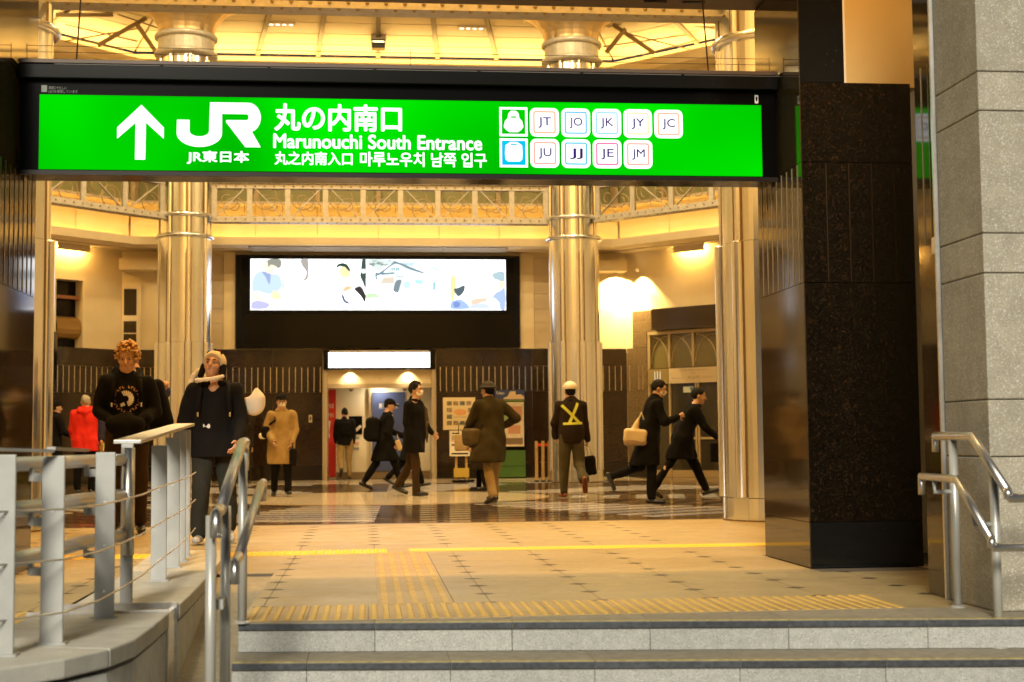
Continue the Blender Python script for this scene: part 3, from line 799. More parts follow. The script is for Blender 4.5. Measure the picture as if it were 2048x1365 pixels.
for (x, lb) in ((-1.92, 'slim recessed ceiling lamp unit between ribs, above the arrow side of the sign'), (2.35, 'slim recessed ceiling lamp unit between ribs, above the line symbols')):
    t = thing('ceiling_lamp_unit', lb, 'lamp', (x, 31.6, 10.28), 0, 'ceiling lamp units in the dome')
    MB().box(x - 0.32, x + 0.32, 31.5, 31.75, 10.22, 10.27).build('frame', M_CREAMD, t)
    for k in range(4):
        MB().lathe([(0.045, 10.212), (0.045, 10.219)], x - 0.22 + 0.145 * k, 31.6, n=12).build('lens', emis('ceiling_unit_lens', (1.0, 0.85, 0.6), 3.0), t)

# ------------------------------------------------------------------ hall lamps (recessed downlights high in the dome, over the floor)
def downlight(name, label, x, y, z, power, size, blend=None, cone=None, aim=(0, 0, -1), col=(1.0, 0.66, 0.28), group=None, rad=0.09):
    t = thing(name, label, 'lamp', (x, y, z), 0, group)
    MB().lathe([(rad, z + 0.06), (rad, z), (rad * 0.82, z), (rad * 0.75, z + 0.035)], x, y, n=20, cap=False).build('trim_ring', M_COLS, t, smooth=False)
    MB().lathe([(rad * 0.76, z + 0.03), (rad * 0.76, z + 0.034)], x, y, n=20).build('lens', E_DOWN, t)
    ld = bpy.data.lights.new(name, 'SPOT' if cone else 'AREA'); ld.energy = power; ld.color = col
    if cone: ld.spot_size = R(cone); ld.spot_blend = blend or 0.5; ld.shadow_soft_size = size
    else: ld.shape = 'DISK'; ld.size = size
    lo = bpy.data.objects.new('lamp_light', ld); COL.objects.link(lo); lo.parent = t
    lo.location = (0, 0, -0.015)
    lo.rotation_euler = Vector(aim).to_track_quat('-Z', 'Y').to_euler()
    return t
k = 0
for (x, y, pw) in ((-3.2, 19.5, 180), (3.7, 19.5, 180), (-3.2, 25.5, 180), (3.7, 25.5, 180), (0.25, 22.5, 180), (-7.5, 22.5, 180), (8.0, 22.5, 180)):
    k += 1
    downlight('dome_downlight', 'recessed dome downlight ' + ('above the curly-haired youth', 'above the leaning man', 'above the red jacket', 'above the helmeted worker', 'over the cream floor disc', 'at the far left of the dome', 'at the far right of the dome')[k - 1], x, y, 11.9, pw, 0.5, group='dome downlights', rad=0.2, col=(1.0, 0.74, 0.36))
for (x, y, lb) in ((-1.9, 12.9, 'above the plush hat'), (0.25, 12.9, 'over the tactile path'), (2.4, 12.9, 'beside the dark granite pillar')):
    downlight('entrance_downlight', 'recessed entrance ceiling downlight ' + lb, x, y, 11.9, 190, 0.4, group='entrance downlights', col=(1.0, 0.53, 0.12), rad=0.2)
# ------------------------------------------------------------------ the green station sign
SG = thing('station_sign', 'long green backlit station entrance sign with white lettering above the steps', 'sign', (UC, 9.85, 2.64))
YS = 9.75
MB().box(-2.335, 2.895, YS, 10.04, 2.688, 3.325).build('housing', M_BLACK, SG, bevel=0.004)
MB().box(-2.34, 2.90, YS - 0.06, 10.045, 3.328, 3.425).build('top_box', mat('sign_top_metal', (0.006, 0.0055, 0.0045), 0.16, spec=0.25), SG, bevel=0.005)
MB().box(-2.335, 2.895, YS - 0.07, 10.046, 3.427, 3.455).build('top_flashing', M_BRONZE, SG, bevel=0.003)
for k in range(7):
    x = -2.1 + 0.72 * k
    MB().box(x, x + 0.70, YS - 0.064, YS - 0.0605, 3.419, 3.4235).build('flashing_clip', mat('flashing_grey', (0.10, 0.09, 0.075), 0.5), SG)
MB().box(-2.335, 2.895, YS - 0.02, YS - 0.001, 2.676, 2.706).build('bottom_lip', mat('sign_lip', (0.010, 0.006, 0.004), 0.3, spec=0.25), SG)
E_GREEN = emis('sign_green_backlit', (0.0, 0.60, 0.0), 1.05, var=0.32, vscale=0.8)
E_WHITE = emis('sign_white_backlit', (1.0, 1.0, 1.0), 1.5)
E_PURP = emis('sign_letter_purple', (0.045, 0.018, 0.16), 1.0)
MB().box(-2.205, 2.785, YS - 0.008, YS - 0.001, 2.715, 3.225).build('green_panel', E_GREEN, SG)
YL = YS - 0.0105
def flat(name, poly, m, y=YL, parent=SG, th=0.002):
    ar = sum(poly[i][0] * poly[(i + 1) % len(poly)][1] - poly[(i + 1) % len(poly)][0] * poly[i][1] for i in range(len(poly)))
    if ar < 0: poly = poly[::-1]
    return MB().prismY(poly, y, y + th).build(name, m, parent)
flat('arrow', [(-1.53, 3.163), (-1.38, 3.008), (-1.38, 2.931), (-1.4995, 3.041), (-1.502, 2.786), (-1.570, 2.786), (-1.568, 3.04), (-1.69, 2.928), (-1.69, 3.005)], E_WHITE)
def arc(cx_, cz_, rx, rz, a0, a1, n=8):
    return [(cx_ + rx * math.cos(R(a0 + (a1 - a0) * i / n)), cz_ + rz * math.sin(R(a0 + (a1 - a0) * i / n))) for i in range(n + 1)]
# the joined letters J and R as one mark
J = [(-1.292, 3.064), (-1.208, 3.064)] + arc(-1.142, 2.988, 0.066, 0.038, 180, 360, 10) + [(-1.071, 3.187), (-0.815, 3.188)] + arc(-0.815, 3.085, 0.087, 0.103, 90, -72, 10) + \
    [(-0.728, 2.880), (-0.832, 2.880), (-0.963, 3.052), (-0.960, 3.066), (-0.826, 3.066)] + arc(-0.826, 3.0875, 0.016, 0.0215, -80, 80, 4) + [(-0.990, 3.109)] + arc(-1.142, 2.972, 0.152, 0.094, 0, -180, 16)
flat('joined_letters', J, E_WHITE)
text('lettering', 'JR東日本', -1.222, -0.808, 2.762, 2.85, YL, E_WHITE, SG, bold=0.03)
text('lettering', '丸の内南口', -0.632, 0.232, 3.001, 3.183, YL, E_WHITE, SG, bold=0.026)
text('lettering', 'Marunouchi South Entrance', -0.64, 0.79, 2.878, 2.975, YL, E_WHITE, SG, bold=0.022)
text('lettering', '丸之内南入口', -0.632, -0.105, 2.762, 2.852, YL, E_WHITE, SG, bold=0.022)
text('lettering', '마루노우치 남쪽 입구', -0.05, 0.822, 2.757, 2.856, YL, E_WHITE, SG, bold=0.02)
def rrect(x0, x1, z0, z1, r_, n=5):
    return arc(x1 - r_, z1 - r_, r_, r_, 0, 90, n) + arc(x0 + r_, z1 - r_, r_, r_, 90, 180, n) + arc(x0 + r_, z0 + r_, r_, r_, 180, 270, n) + arc(x1 - r_, z0 + r_, r_, r_, 270, 360, n)
def frame_ring(name, x0, x1, z0, z1, r_, th, m, y, parent):
    A = rrect(x0, x1, z0, z1, r_); B_ = rrect(x0 + th, x1 - th, z0 + th, z1 - th, max(0.002, r_ - th)); n = len(A)
    vs = [(x, y, z) for x, z in A] + [(x, y, z) for x, z in B_]
    return MB().add(vs, [(i, i + n, (i + 1) % n + n, (i + 1) % n) for i in range(n)]).build(name, m, parent)
ORG, BLU, SKY_, YLW, ORD, TEA, PNK, RED_ = (1.0, 0.50, 0.26), (0.12, 0.60, 0.95), (0.35, 0.80, 1.0), (1.0, 0.82, 0.42), (1.0, 0.55, 0.30), (0.05, 0.62, 0.80), (1.0, 0.16, 0.42), (1.0, 0.45, 0.32)
cols_ = {'JT': ORG, 'JO': BLU, 'JK': SKY_, 'JY': YLW, 'JC': ORD, 'JU': RED_, 'JJ': TEA, 'JE': PNK, 'JM': RED_}
def badge(code, x0, z0):
    x1, z1 = x0 + 0.203, z0 + 0.203
    b = flat('line_badge', rrect(x0, x1, z0, z1, 0.04), E_WHITE)
    frame_ring('badge_ring', x0 + 0.022, x1 - 0.022, z0 + 0.022, z1 - 0.022, 0.018, 0.011, emis('badge_' + code, cols_[code], 0.95), YL - 0.0012, b)
    text('badge_letters', code, x0 + 0.058, x1 - 0.055, z0 + 0.062, z1 - 0.066, YL - 0.0014, E_PURP, b, bold=0.012)
for i, c in enumerate(('JT', 'JO', 'JK', 'JY', 'JC')): badge(c, 1.13 + 0.2205 * i, 2.979)
for i, c in enumerate(('JU', 'JJ', 'JE', 'JM')): badge(c, 1.13 + 0.2205 * i, 2.760)
E_CYAN = emis('sign_cyan_backlit', (0.0, 0.62, 0.95), 0.9)
# two train pictograms
a = flat('train_badge', [(0.915, 2.979), (1.112, 2.979), (1.112, 3.184), (0.915, 3.184)], E_WHITE)
flat('badge_field', [(0.931, 2.995), (1.096, 2.995), (1.096, 3.168), (0.931, 3.168)], E_GREEN, YL - 0.0014, a)
flat('train_front', [(0.945, 3.045), (0.953, 3.085), (0.972, 3.105), (0.978, 3.140), (0.995, 3.158), (1.032, 3.158), (1.049, 3.140), (1.055, 3.105), (1.074, 3.085), (1.082, 3.045), (1.068, 3.025), (1.045, 3.008), (0.982, 3.008), (0.959, 3.025)], E_WHITE, YL - 0.0030, a)
flat('train_window', rrect(0.995, 1.032, 3.108, 3.120, 0.005), E_GREEN, YL - 0.0046, a)
a = flat('train_badge', [(0.915, 2.760), (1.112, 2.760), (1.112, 2.963), (0.915, 2.963)], E_WHITE)
flat('badge_field', [(0.931, 2.776), (1.096, 2.776), (1.096, 2.947), (0.931, 2.947)], E_CYAN, YL - 0.0014, a)
flat('train_front', [(0.952, 2.86), (0.955, 2.915), (0.975, 2.928), (0.99, 2.938), (1.037, 2.938), (1.052, 2.928), (1.072, 2.915), (1.075, 2.86), (1.072, 2.815), (1.055, 2.800), (0.972, 2.800), (0.955, 2.815)], E_WHITE, YL - 0.0030, a)
flat('train_window', rrect(0.992, 1.035, 2.914, 2.924, 0.004), E_CYAN, YL - 0.0046, a)
M_LEDT = mat('small_print_grey', (0.20, 0.21, 0.19), 0.6)
text('small_print', '環境にやさしい', -2.148, -2.03, 3.262, 3.284, YS - 0.001, M_LEDT, SG)
text('small_print', 'LEDを使用しています', -2.148, -1.955, 3.238, 3.260, YS - 0.001, M_LEDT, SG)
flat('small_emblem', rrect(-2.196, -2.158, 3.243, 3.290, 0.004), M_LEDT, YS - 0.002, SG, 0.0015)
flat('sticker', rrect(2.742, 2.768, 3.240, 3.300, 0.003), mat('sticker_white', (0.6, 0.6, 0.55), 0.6), YS - 0.002, SG, 0.0015)
flat('sticker_mark', arc(2.755, 3.272, 0.007, 0.018, 0, 330, 10), M_BLACK, YS - 0.0032, SG, 0.001)
# anti-bird wires above the sign
bw = thing('bird_wire', 'two thin wires on small posts along the top of the sign', 'wire', (UC, 9.76, 3.54))
for z in (3.525, 3.568):
    MB().tube([(-2.30, 9.77, z), (-1.2, 9.77, z - 0.002), (0.3, 9.77, z - 0.004), (1.6, 9.77, z - 0.002), (2.86, 9.77, z)], 0.0022, 5).build('wire', M_BRONZE, bw)
for x in (-2.30, 0.30, 2.86):
    MB().tube([(x, 9.77, 3.455), (x, 9.77, 3.58)], 0.003, 5).build('post', M_BRONZE, bw)
for x in (-2.0, 2.45):
    t = thing('sign_hanger', 'thin suspension rod of the sign ' + ('in front of the left near column' if x < 0 else 'in front of the right near column'), 'rod', (x, 9.9, 3.455))
    MB().tube([(x, 9.9, 3.455), (x, 10.06, 4.1)], 0.006, 6).build('rod', M_BRONZE, t)
    MB().box(x - 0.02, x + 0.02, 9.88, 9.92, 3.457, 3.467).build('foot', M_BRONZE, t)

# ------------------------------------------------------------------ video display on the far wall
VD = thing('video_display', 'wide bright video screen in a black surround high on the far wall', 'screen', (UC, 33.85, 3.11))
MB().box(-3.10, 3.63, 33.80, 33.995, 3.11, 5.32).build('surround', M_BLACK, VD, bevel=0.01)
MB().box(-2.95, 3.48, 33.77, 33.799, 3.93, 5.27).build('bezel', mat('display_bezel', (0.003, 0.003, 0.003), 0.5, spec=0.1), VD)
E_SCR = emis('screen_white', (1.0, 1.0, 1.0), 3.0)
MB().box(-2.75, 3.29, 33.765, 33.769, 4.01, 5.22).build('screen', E_SCR, VD)
def scr(name, pts, col, st=1.0):
    # pts in crop pixels of the display picture: 10..1940 x 68..450
    if max(col) > 0.55: col = tuple(min(1.3, c_ * 1.22 + 0.02) for c_ in col)     # overexposed picture
    n_ = len(pts); Q = []
    for i in range(n_):                       # rounded outlines
        p0, p1, p2, p3 = [np.array(pts[(i + k) % n_], float) for k in (-1, 0, 1, 2)]
        for t in (0, 0.25, 0.5, 0.75):
            Q.append(tuple(0.5 * (2 * p1 + (p2 - p0) * t * 0.8 + (2 * p0 - 5 * p1 + 4 * p2 - p3) * t * t * 0.8 + (3 * p1 - p0 - 3 * p2 + p3) * t ** 3 * 0.8 + (p2 - p1) * 0.4 * t)) if n_ > 4 else tuple(p1 + (p2 - p1) * t))
    pts = Q
    P = [(-2.75 + (x - 10) / 1930 * 6.04, 5.22 - (y - 68) / 382 * 1.21) for x, y in pts]
    return flat(name, P, emis('scr_%d_%d_%d' % tuple(int(c * 99) for c in col), col, st), 33.7615 - 0.0004 * scr.k, VD, 0.0003)
scr.k = 0
def S(name, pts, col, st=1.0):
    scr.k += 1; return scr(name, pts, col, st)
def oval(cx_, cy_, rx, ry, n=12): return [(cx_ + rx * math.cos(2 * math.pi * k / n), cy_ + ry * math.sin(2 * math.pi * k / n)) for k in range(n)]
PALE = ((0.92, 0.97, 1.0), (1.0, 0.97, 0.90), (0.93, 1.0, 0.97))
# left picture: two people talking, one in blue
S('picture_shape', [(385, 72), (440, 72), (440, 210), (405, 228), (428, 170), (390, 110)], (0.50, 0.46, 0.42))
S('picture_shape', [(240, 140), (310, 110), (380, 130), (425, 190), (400, 230), (330, 260), (260, 240)], (0.95, 0.92, 0.86))
S('picture_shape', oval(305, 105, 42, 40), (1.0, 0.93, 0.82))
S('picture_shape', [(20, 250), (45, 180), (100, 155), (150, 175), (225, 190), (245, 270), (205, 320), (150, 335), (60, 310), (25, 330)], (0.55, 0.70, 0.98))
S('picture_shape', [(95, 165), (120, 200), (150, 260), (160, 200), (150, 170)], (0.32, 0.40, 0.66))
S('picture_shape', [(20, 300), (60, 330), (130, 390), (190, 405), (185, 425), (90, 410), (25, 350)], (1.0, 0.86, 0.66))
S('picture_shape', oval(150, 125, 46, 52), (1.0, 0.84, 0.64))
S('picture_shape', [(142, 72), (235, 72), (236, 128), (210, 138), (190, 118), (160, 112), (145, 130), (138, 100)], (0.36, 0.36, 0.30))
S('picture_shape', [(20, 442), (20, 395), (60, 380), (150, 405), (125, 442)], (0.50, 0.50, 0.90))
S('picture_shape', [(160, 340), (185, 305), (215, 315), (245, 355), (215, 372), (180, 372)], (0.93, 0.76, 0.48))
S('picture_shape', [(240, 255), (262, 230), (270, 290), (250, 300)], (0.60, 0.80, 0.86))
# man in white with dark hair and a dark chair
S('picture_shape', [(610, 250), (660, 200), (760, 190), (830, 220), (865, 300), (830, 300), (780, 290), (700, 310), (640, 300)], (0.95, 0.95, 0.97))
S('picture_shape', oval(718, 160, 44, 46), (1.0, 0.80, 0.42))
S('picture_shape', [(648, 135), (660, 108), (695, 96), (730, 104), (752, 138), (754, 160), (738, 150), (715, 126), (680, 122), (662, 130)], (0.04, 0.08, 0.06))
S('picture_shape', [(845, 72), (874, 72), (874, 290), (850, 240), (830, 195), (836, 150)], (0.07, 0.11, 0.09))
S('picture_shape', oval(856, 158, 20, 18), (0.82, 0.95, 0.88))
S('picture_shape', [(786, 292), (830, 272), (860, 310), (874, 345), (868, 395), (838, 350), (810, 318)], (0.06, 0.05, 0.05))
S('picture_shape', [(698, 305), (730, 272), (770, 284), (745, 300), (715, 312)], (0.86, 0.52, 0.26))
S('picture_shape', [(690, 335), (706, 340), (724, 378), (760, 392), (752, 408), (712, 395), (696, 368)], (0.16, 0.18, 0.30))
S('picture_shape', [(725, 330), (790, 320), (850, 380), (800, 420), (745, 400)], (0.88, 0.90, 0.98))
# house with trees
S('picture_shape', [(880, 72), (1070, 72), (1100, 82), (1050, 108), (1010, 128), (985, 150), (950, 150), (905, 110)], (0.66, 0.76, 0.72))
for k in range(16):
    q = random.Random(k); S('picture_shape', oval(q.uniform(890, 1060), q.uniform(76, 118), q.uniform(6, 20), q.uniform(3, 8), 7), (0.30, 0.40, 0.36))
S('picture_shape', [(1000, 170), (1095, 100), (1200, 140), (1310, 172), (1310, 300), (1000, 290)], (0.88, 0.97, 0.98))
S('picture_shape', [(945, 162), (975, 168), (1090, 84), (1110, 84), (1320, 166), (1312, 174), (1200, 142), (1098, 101), (1005, 168), (1085, 166), (1082, 178), (965, 190), (962, 218), (945, 218)], (0.22, 0.33, 0.38))
S('picture_shape', [(1120, 90), (1190, 92), (1310, 90), (1230, 112), (1330, 160), (1250, 132), (1160, 104)], (0.50, 0.68, 0.73))
for x in (1068, 1084, 1102, 1116):
    S('picture_shape', [(x, 132), (x + 9, 130), (x + 9, 152), (x, 154)], (0.18, 0.44, 0.50))
S('picture_shape', [(985, 250), (1008, 206), (1085, 202), (1088, 252)], (0.70, 0.60, 0.48))
S('picture_shape', [(1095, 190), (1160, 196), (1158, 204), (1095, 198)], (0.40, 0.55, 0.60))
S('picture_shape', [(1082, 308), (1096, 240), (1120, 222), (1145, 228), (1130, 280), (1120, 318)], (0.26, 0.32, 0.36))
S('picture_shape', oval(1184, 260, 24, 28), (0.55, 0.80, 0.76))
S('picture_shape', [(1245, 222), (1305, 228), (1302, 255), (1250, 246)], (0.42, 0.88, 0.95))
S('picture_shape', [(1315, 204), (1430, 216), (1440, 224), (1320, 212)], (0.38, 0.66, 0.72))
S('picture_shape', [(1380, 235), (1408, 238), (1402, 302), (1380, 300)], (0.32, 0.60, 0.66))
S('picture_shape', [(1350, 114), (1400, 128), (1445, 148), (1432, 156), (1380, 138), (1350, 124)], (0.50, 0.72, 0.80))
S('picture_shape', [(1440, 124), (1500, 122), (1500, 128), (1440, 130)], (0.55, 0.75, 0.80))
S('picture_shape', [(875, 332), (920, 324), (955, 330), (980, 362), (930, 358), (880, 364)], (0.56, 0.78, 0.46))
# right picture: two people at a table
S('picture_shape', [(1518, 210), (1535, 190), (1555, 200), (1558, 260), (1550, 340), (1530, 395), (1514, 330)], (1.0, 0.74, 0.34))
S('picture_shape', [(1542, 292), (1570, 282), (1625, 262), (1622, 305), (1600, 335), (1575, 348), (1555, 330)], (0.12, 0.17, 0.19))
S('picture_shape', [(1518, 442), (1522, 390), (1560, 372), (1600, 372), (1645, 405), (1660, 442)], (0.36, 0.50, 0.92))
S('picture_shape', [(1535, 400), (1560, 385), (1590, 400), (1575, 430), (1545, 430)], (0.20, 0.28, 0.60))
S('picture_shape', [(1676, 372), (1730, 362), (1785, 356), (1795, 382), (1735, 400), (1680, 416)], (0.92, 0.60, 0.44))
S('picture_shape', [(1650, 420), (1740, 400), (1800, 405), (1810, 442), (1680, 442)], (0.62, 0.70, 0.95))
S('picture_shape', [(1835, 180), (1870, 160), (1905, 155), (1932, 165), (1932, 235), (1905, 240), (1880, 225), (1850, 215)], (0.40, 0.55, 0.60))
S('picture_shape', [(1878, 250), (1900, 232), (1932, 236), (1922, 275), (1888, 295)], (1.0, 0.88, 0.58))
S('picture_shape', [(1838, 352), (1862, 318), (1900, 300), (1934, 282), (1934, 442), (1895, 442), (1888, 400), (1868, 372)], (0.40, 0.52, 0.88))
S('picture_shape', [(1790, 340), (1815, 335), (1880, 395), (1885, 430), (1850, 440), (1815, 400)], (1.0, 0.93, 0.84))

# ------------------------------------------------------------------ cladding of the far wall
def clad(root, x0, x1, y, zlist, m, mbase, n):
    for i in range(n):
        a = x0 + (x1 - x0) * i / n + 0.002; b = x0 + (x1 - x0) * (i + 1) / n - 0.002
        for (z0, z1) in zlist:
            MB().box(a, b, y - 0.03, y - 0.001, z0 + 0.002, z1 - 0.002).build('granite_panel', mbase if z1 < 0.5 else m, root)
ZL = [(0, 0.36), (0.36, 1.22), (1.22, 2.06), (2.06, 2.68), (2.68, 3.09)]
clad(wall_far, -5.73, -1.07, 34.0, ZL, M_GRAN, M_GRANB, 4)
clad(wall_far, 1.62, 6.24, 34.0, ZL, M_GRAN, M_GRANB, 4)
ms = meshonly(MB().box(-0.0065, 0.0065, -0.008, 0, 0, 0.6), 'inlay_strip', M_STRIP)
x = -5.65
while x < -1.1:
    inst('inlay_strip', ms, wall_far, Vector((x, 33.969, 2.07)) - wall_far.location); x += 0.146
x = 1.72
while x < 6.2:
    inst('inlay_strip', ms, wall_far, Vector((x, 33.969, 2.07)) - wall_far.location); x += 0.146
# cream pilasters and grey recess beside the display, window in the left end
for (a, b, m) in ((-3.39, -3.12, M_CREAM), (3.66, 3.99, M_CREAM)):
    MB().box(a, b, 33.93, 33.999, 3.095, 5.40).build('pilaster', m, wall_far)
for (a, b) in ((-4.0, -3.40), (4.0, 4.75)):
    for z0, z1 in ((3.10, 3.72), (3.725, 4.05), (4.055, 4.42), (4.425, 5.3)):
        MB().box(a, b, 33.955, 33.999, z0, z1).build('recess_panel', M_CREAMD, wall_far)
for a, b in ((-5.74, -4.5), (4.9, 6.9)):
    MB().box(a, min(b, 6.2), 33.5, 33.999, 4.93, 5.18).build('beam', M_CREAM, wall_far)
# window: frame, panes, bar
win = thing('tall_window', 'tall dark window with a pale frame in the cream wall above the curly-haired youth', 'window', (-5.5, 33.97, 3.1))
MB().box(-5.72, -5.30, 33.94, 33.998, 3.10, 4.62).build('frame', M_CREAM, win)
for z0, z1 in ((3.16, 3.46), (3.49, 3.76), (3.90, 4.52)):
    MB().box(-5.69, -5.40, 33.932, 33.9385, z0, z1).build('pane', mat('dark_glass', (0.03, 0.02, 0.01), 0.12), win)
MB().box(-5.74, -5.26, 33.90, 33.96, 3.09, 3.105).build('sill', M_CREAM, win)
# small wall fittings
t = thing('wall_plate', 'small cream outlet plate on the granite left of the red panel', 'outlet', (-1.35, 33.96, 1.4))
MB().box(-1.395, -1.315, 33.945, 33.968, 1.36, 1.54).build('plate', mat('plate_cream', (0.5, 0.42, 0.25), 0.5), t, bevel=0.004)
MB().box(-1.37, -1.34, 33.938, 33.944, 1.42, 1.49).build('socket', M_BLACK, t)
t = thing('wall_label', 'thin white label strip on the granite beside the beige coat', 'label', (-2.85, 33.96, 1.75))
MB().box(-3.0, -2.72, 33.95, 33.968, 1.76, 1.80).build('strip', mat('label_white', (0.8, 0.74, 0.6), 0.5), t)

# ------------------------------------------------------------------ rest room entrance
RR = thing('restroom_entrance', 'recessed rest room entrance with red and blue panels under a lit sign', 'entrance', (UC, 34.5, 0))
M_DOORC = mat('entrance_white_panel', (0.80, 0.73, 0.58), 0.4)
M_REDP = mat('red_panel', (0.62, 0.02, 0.015), 0.45)
M_BLUP = mat('blue_panel', (0.055, 0.085, 0.24), 0.45)
M_FRM = mat('metal_door_frame', (0.50, 0.43, 0.32), 0.35, metal=0.5)
MB().box(-1.045, -0.96, 33.96, 34.9, 0, 2.6).build('jamb', M_FRM, RR); MB().box(1.51, 1.595, 33.96, 34.9, 0, 2.6).build('jamb', M_FRM, RR)
MB().box(-0.959, 0.274, 34.05, 34.4, 2.27, 2.598).build('lintel_panel', M_CREAM, RR); MB().box(0.28, 1.509, 34.05, 34.4, 2.27, 2.598).build('lintel_panel', M_CREAM, RR)
MB().box(-0.959, 1.509, 34.03, 34.12, 2.17, 2.268).build('head_rail', M_FRM, RR)
MB().box(-0.959, 1.509, 35.0, 35.1, 0, 2.6).build('back_wall', M_DOORC, RR)
MB().box(-1.045, -0.96, 34.9, 35.1, 0, 2.6).build('side_wall', M_DOORC, RR); MB().box(1.51, 1.595, 34.9, 35.1, 0, 2.6).build('side_wall', M_DOORC, RR)
MB().box(-0.959, 1.509, 34.41, 35.0, 2.30, 2.6).build('ceiling_panel', M_DOORC, RR)
rp = MB().box(-0.957, -0.78, 34.965, 34.999, 0.05, 2.17).build('red_panel', M_REDP, RR)
E_W = mat('panel_white_print', (0.85, 0.8, 0.72), 0.5)
text('lettering', '粧室', -0.945, -0.83, 1.72, 1.83, 34.962, E_W, rp)
text('lettering', 'MEN', -0.955, -0.84, 1.50, 1.60, 34.962, E_W, rp)
flat('pictogram', [(-0.95, 1.10), (-0.90, 1.40), (-0.945, 1.42), (-0.955, 1.42), (-0.955, 1.0), (-0.93, 1.0), (-0.93, 1.12)], E_W, 34.962, rp)
bp_ = MB().box(0.10, 0.90, 34.93, 34.999, 0.18, 2.10).build('blue_panel', M_BLUP, RR)
text('lettering', '男子化粧室', 0.26, 0.74, 1.70, 1.83, 34.925, E_W, bp_)
text('lettering', 'MEN', 0.40, 0.60, 1.52, 1.61, 34.925, E_W, bp_)
MB().box(0.02, 0.06, 34.90, 34.999, 0, 2.19).build('partition_post', M_FRM, RR)
MB().box(0.92, 1.50, 34.95, 34.999, 0.18, 2.17).build('white_door', mat('door_white', (0.70, 0.65, 0.54), 0.4), RR)
MB().box(0.86, 0.98, 34.88, 34.91, 0.92, 0.95).build('door_handle', M_RAIL, RR)
MB().box(-0.77, 1.5, 34.97, 34.998, 0.0, 0.16).build('skirting', mat('skirting_brown', (0.25, 0.18, 0.10), 0.5), RR)
# notices on the white wall
nb = thing('notice_board', 'black notice board with pink and white slips beside the rest room visitor', 'notice', (-0.3, 34.98, 1.1))
MB().box(-0.47, -0.14, 34.972, 34.996, 1.08, 1.52).build('board', M_BLACK, nb)
flat('slip', [(-0.44, 1.28), (-0.36, 1.16), (-0.32, 1.20), (-0.40, 1.33)], mat('slip_pink', (0.75, 0.45, 0.42), 0.6), 34.968, nb)
flat('slip', [(-0.30, 1.12), (-0.15, 1.26), (-0.19, 1.31), (-0.35, 1.17)], mat('slip_white', (0.8, 0.76, 0.7), 0.6), 34.966, nb)
for k, c in enumerate(((0.25, 0.3, 0.4), (0.7, 0.35, 0.3), (0.3, 0.3, 0.3))):
    MB().box(-0.36, -0.22, 34.985, 34.998, 0.96 - 0.13 * k, 1.02 - 0.13 * k).build('small_notice', mat('notice_%d' % k, c, 0.6), nb)
# lit sign box above
SB = thing('lit_restroom_sign', 'overexposed white light box sign above the rest room entrance', 'sign', (UC, 33.9, 2.62))
MB().box(-1.05, 1.60, 33.84, 33.995, 2.60, 3.08).build('box', M_BLACK, SB, bevel=0.004)
MB().box(-0.93, 1.47, 33.832, 33.839, 2.645, 3.01).build('light_panel', emis('restroom_sign_white', (1.0, 1.0, 0.97), 2.6), SB)
flat('sign_mark', [(-0.335, 2.73), (-0.32, 2.73), (-0.32, 2.88), (-0.295, 2.88), (-0.295, 2.90), (-0.36, 2.90), (-0.36, 2.88), (-0.335, 2.88)], emis('sign_mark_dark', (0.05, 0.12, 0.13), 1.0), 33.829, SB)
flat('sign_mark', rrect(-0.12, -0.07, 2.80, 2.83, 0.01), emis('sign_mark_yellow', (1.0, 0.85, 0.45), 0.95), 33.829, SB)
MB().box(-0.9, 1.45, 33.83, 33.839, 3.03, 3.05).build('top_rail', M_RAIL, SB)
for (xx, lb) in ((-0.42, 'lintel spot lamp above the rest room visitor'), (0.95, 'lintel spot lamp above the tall masked man')):
    downlight('lintel_spot', lb, xx, 33.90, 2.585, 14, 0.02, 0.9, 110, (0, 0.55, -1), (1.0, 0.78, 0.42), 'lintel spots of the rest room', rad=0.055)
downlight('restroom_downlight', 'recessed lamp inside the rest room recess above the white wall', 0.27, 34.66, 2.285, 6, 0.1, None, None, (0, 0.1, -1), (1.0, 0.80, 0.50))
for (xx, lb) in ((-0.40, 'small dome camera under the lintel by the red panel'), (0.88, 'small dome camera under the lintel by the blue panel')):
    t = thing('dome_camera', lb, 'camera', (xx, 34.3, 2.12), 0, 'dome cameras of the rest room')
    MB().lathe([(0.06, 2.15), (0.06, 2.268)], xx, 34.3, n=16).build('mount', mat('camera_cream', (0.7, 0.62, 0.45), 0.4), t)
    MB().sphere((xx, 34.3, 2.145), 0.05, 12, 8).build('dome', mat('camera_grey', (0.25, 0.2, 0.14), 0.2), t, smooth=True)

# ------------------------------------------------------------------ posters and map board on the granite, right of the rest room
PO = thing('large_poster', 'cream poster with twelve small photos and an orange cloud on the granite wall', 'poster', (2.3, 33.95, 1.2))
MB().box(1.78, 2.55, 33.95, 33.967, 1.16, 1.93).build('sheet', mat('poster_cream', (0.80, 0.66, 0.40), 0.5), PO)
M_THD = [mat('photo_%d' % k, c, 0.5, var=0.6, vscale=30) for k, c in enumerate(((0.20, 0.17, 0.10), (0.30, 0.22, 0.12), (0.14, 0.15, 0.12), (0.35, 0.26, 0.18)))]
for k in range(4):
    for z in (1.74, 1.27):
        MB().box(1.87 + 0.155 * k, 1.99 + 0.155 * k, 33.944, 33.949, z, z + 0.10).build('photo', M_THD[(k + int(z * 7)) % 4], PO)
for z in (1.58, 1.42):
    MB().box(1.87, 1.99, 33.944, 33.949, z, z + 0.10).build('photo', M_THD[int(z * 10) % 4], PO); MB().box(2.38, 2.50, 33.944, 33.949, z, z + 0.10).build('photo', M_THD[int(z * 10 + 1) % 4], PO)
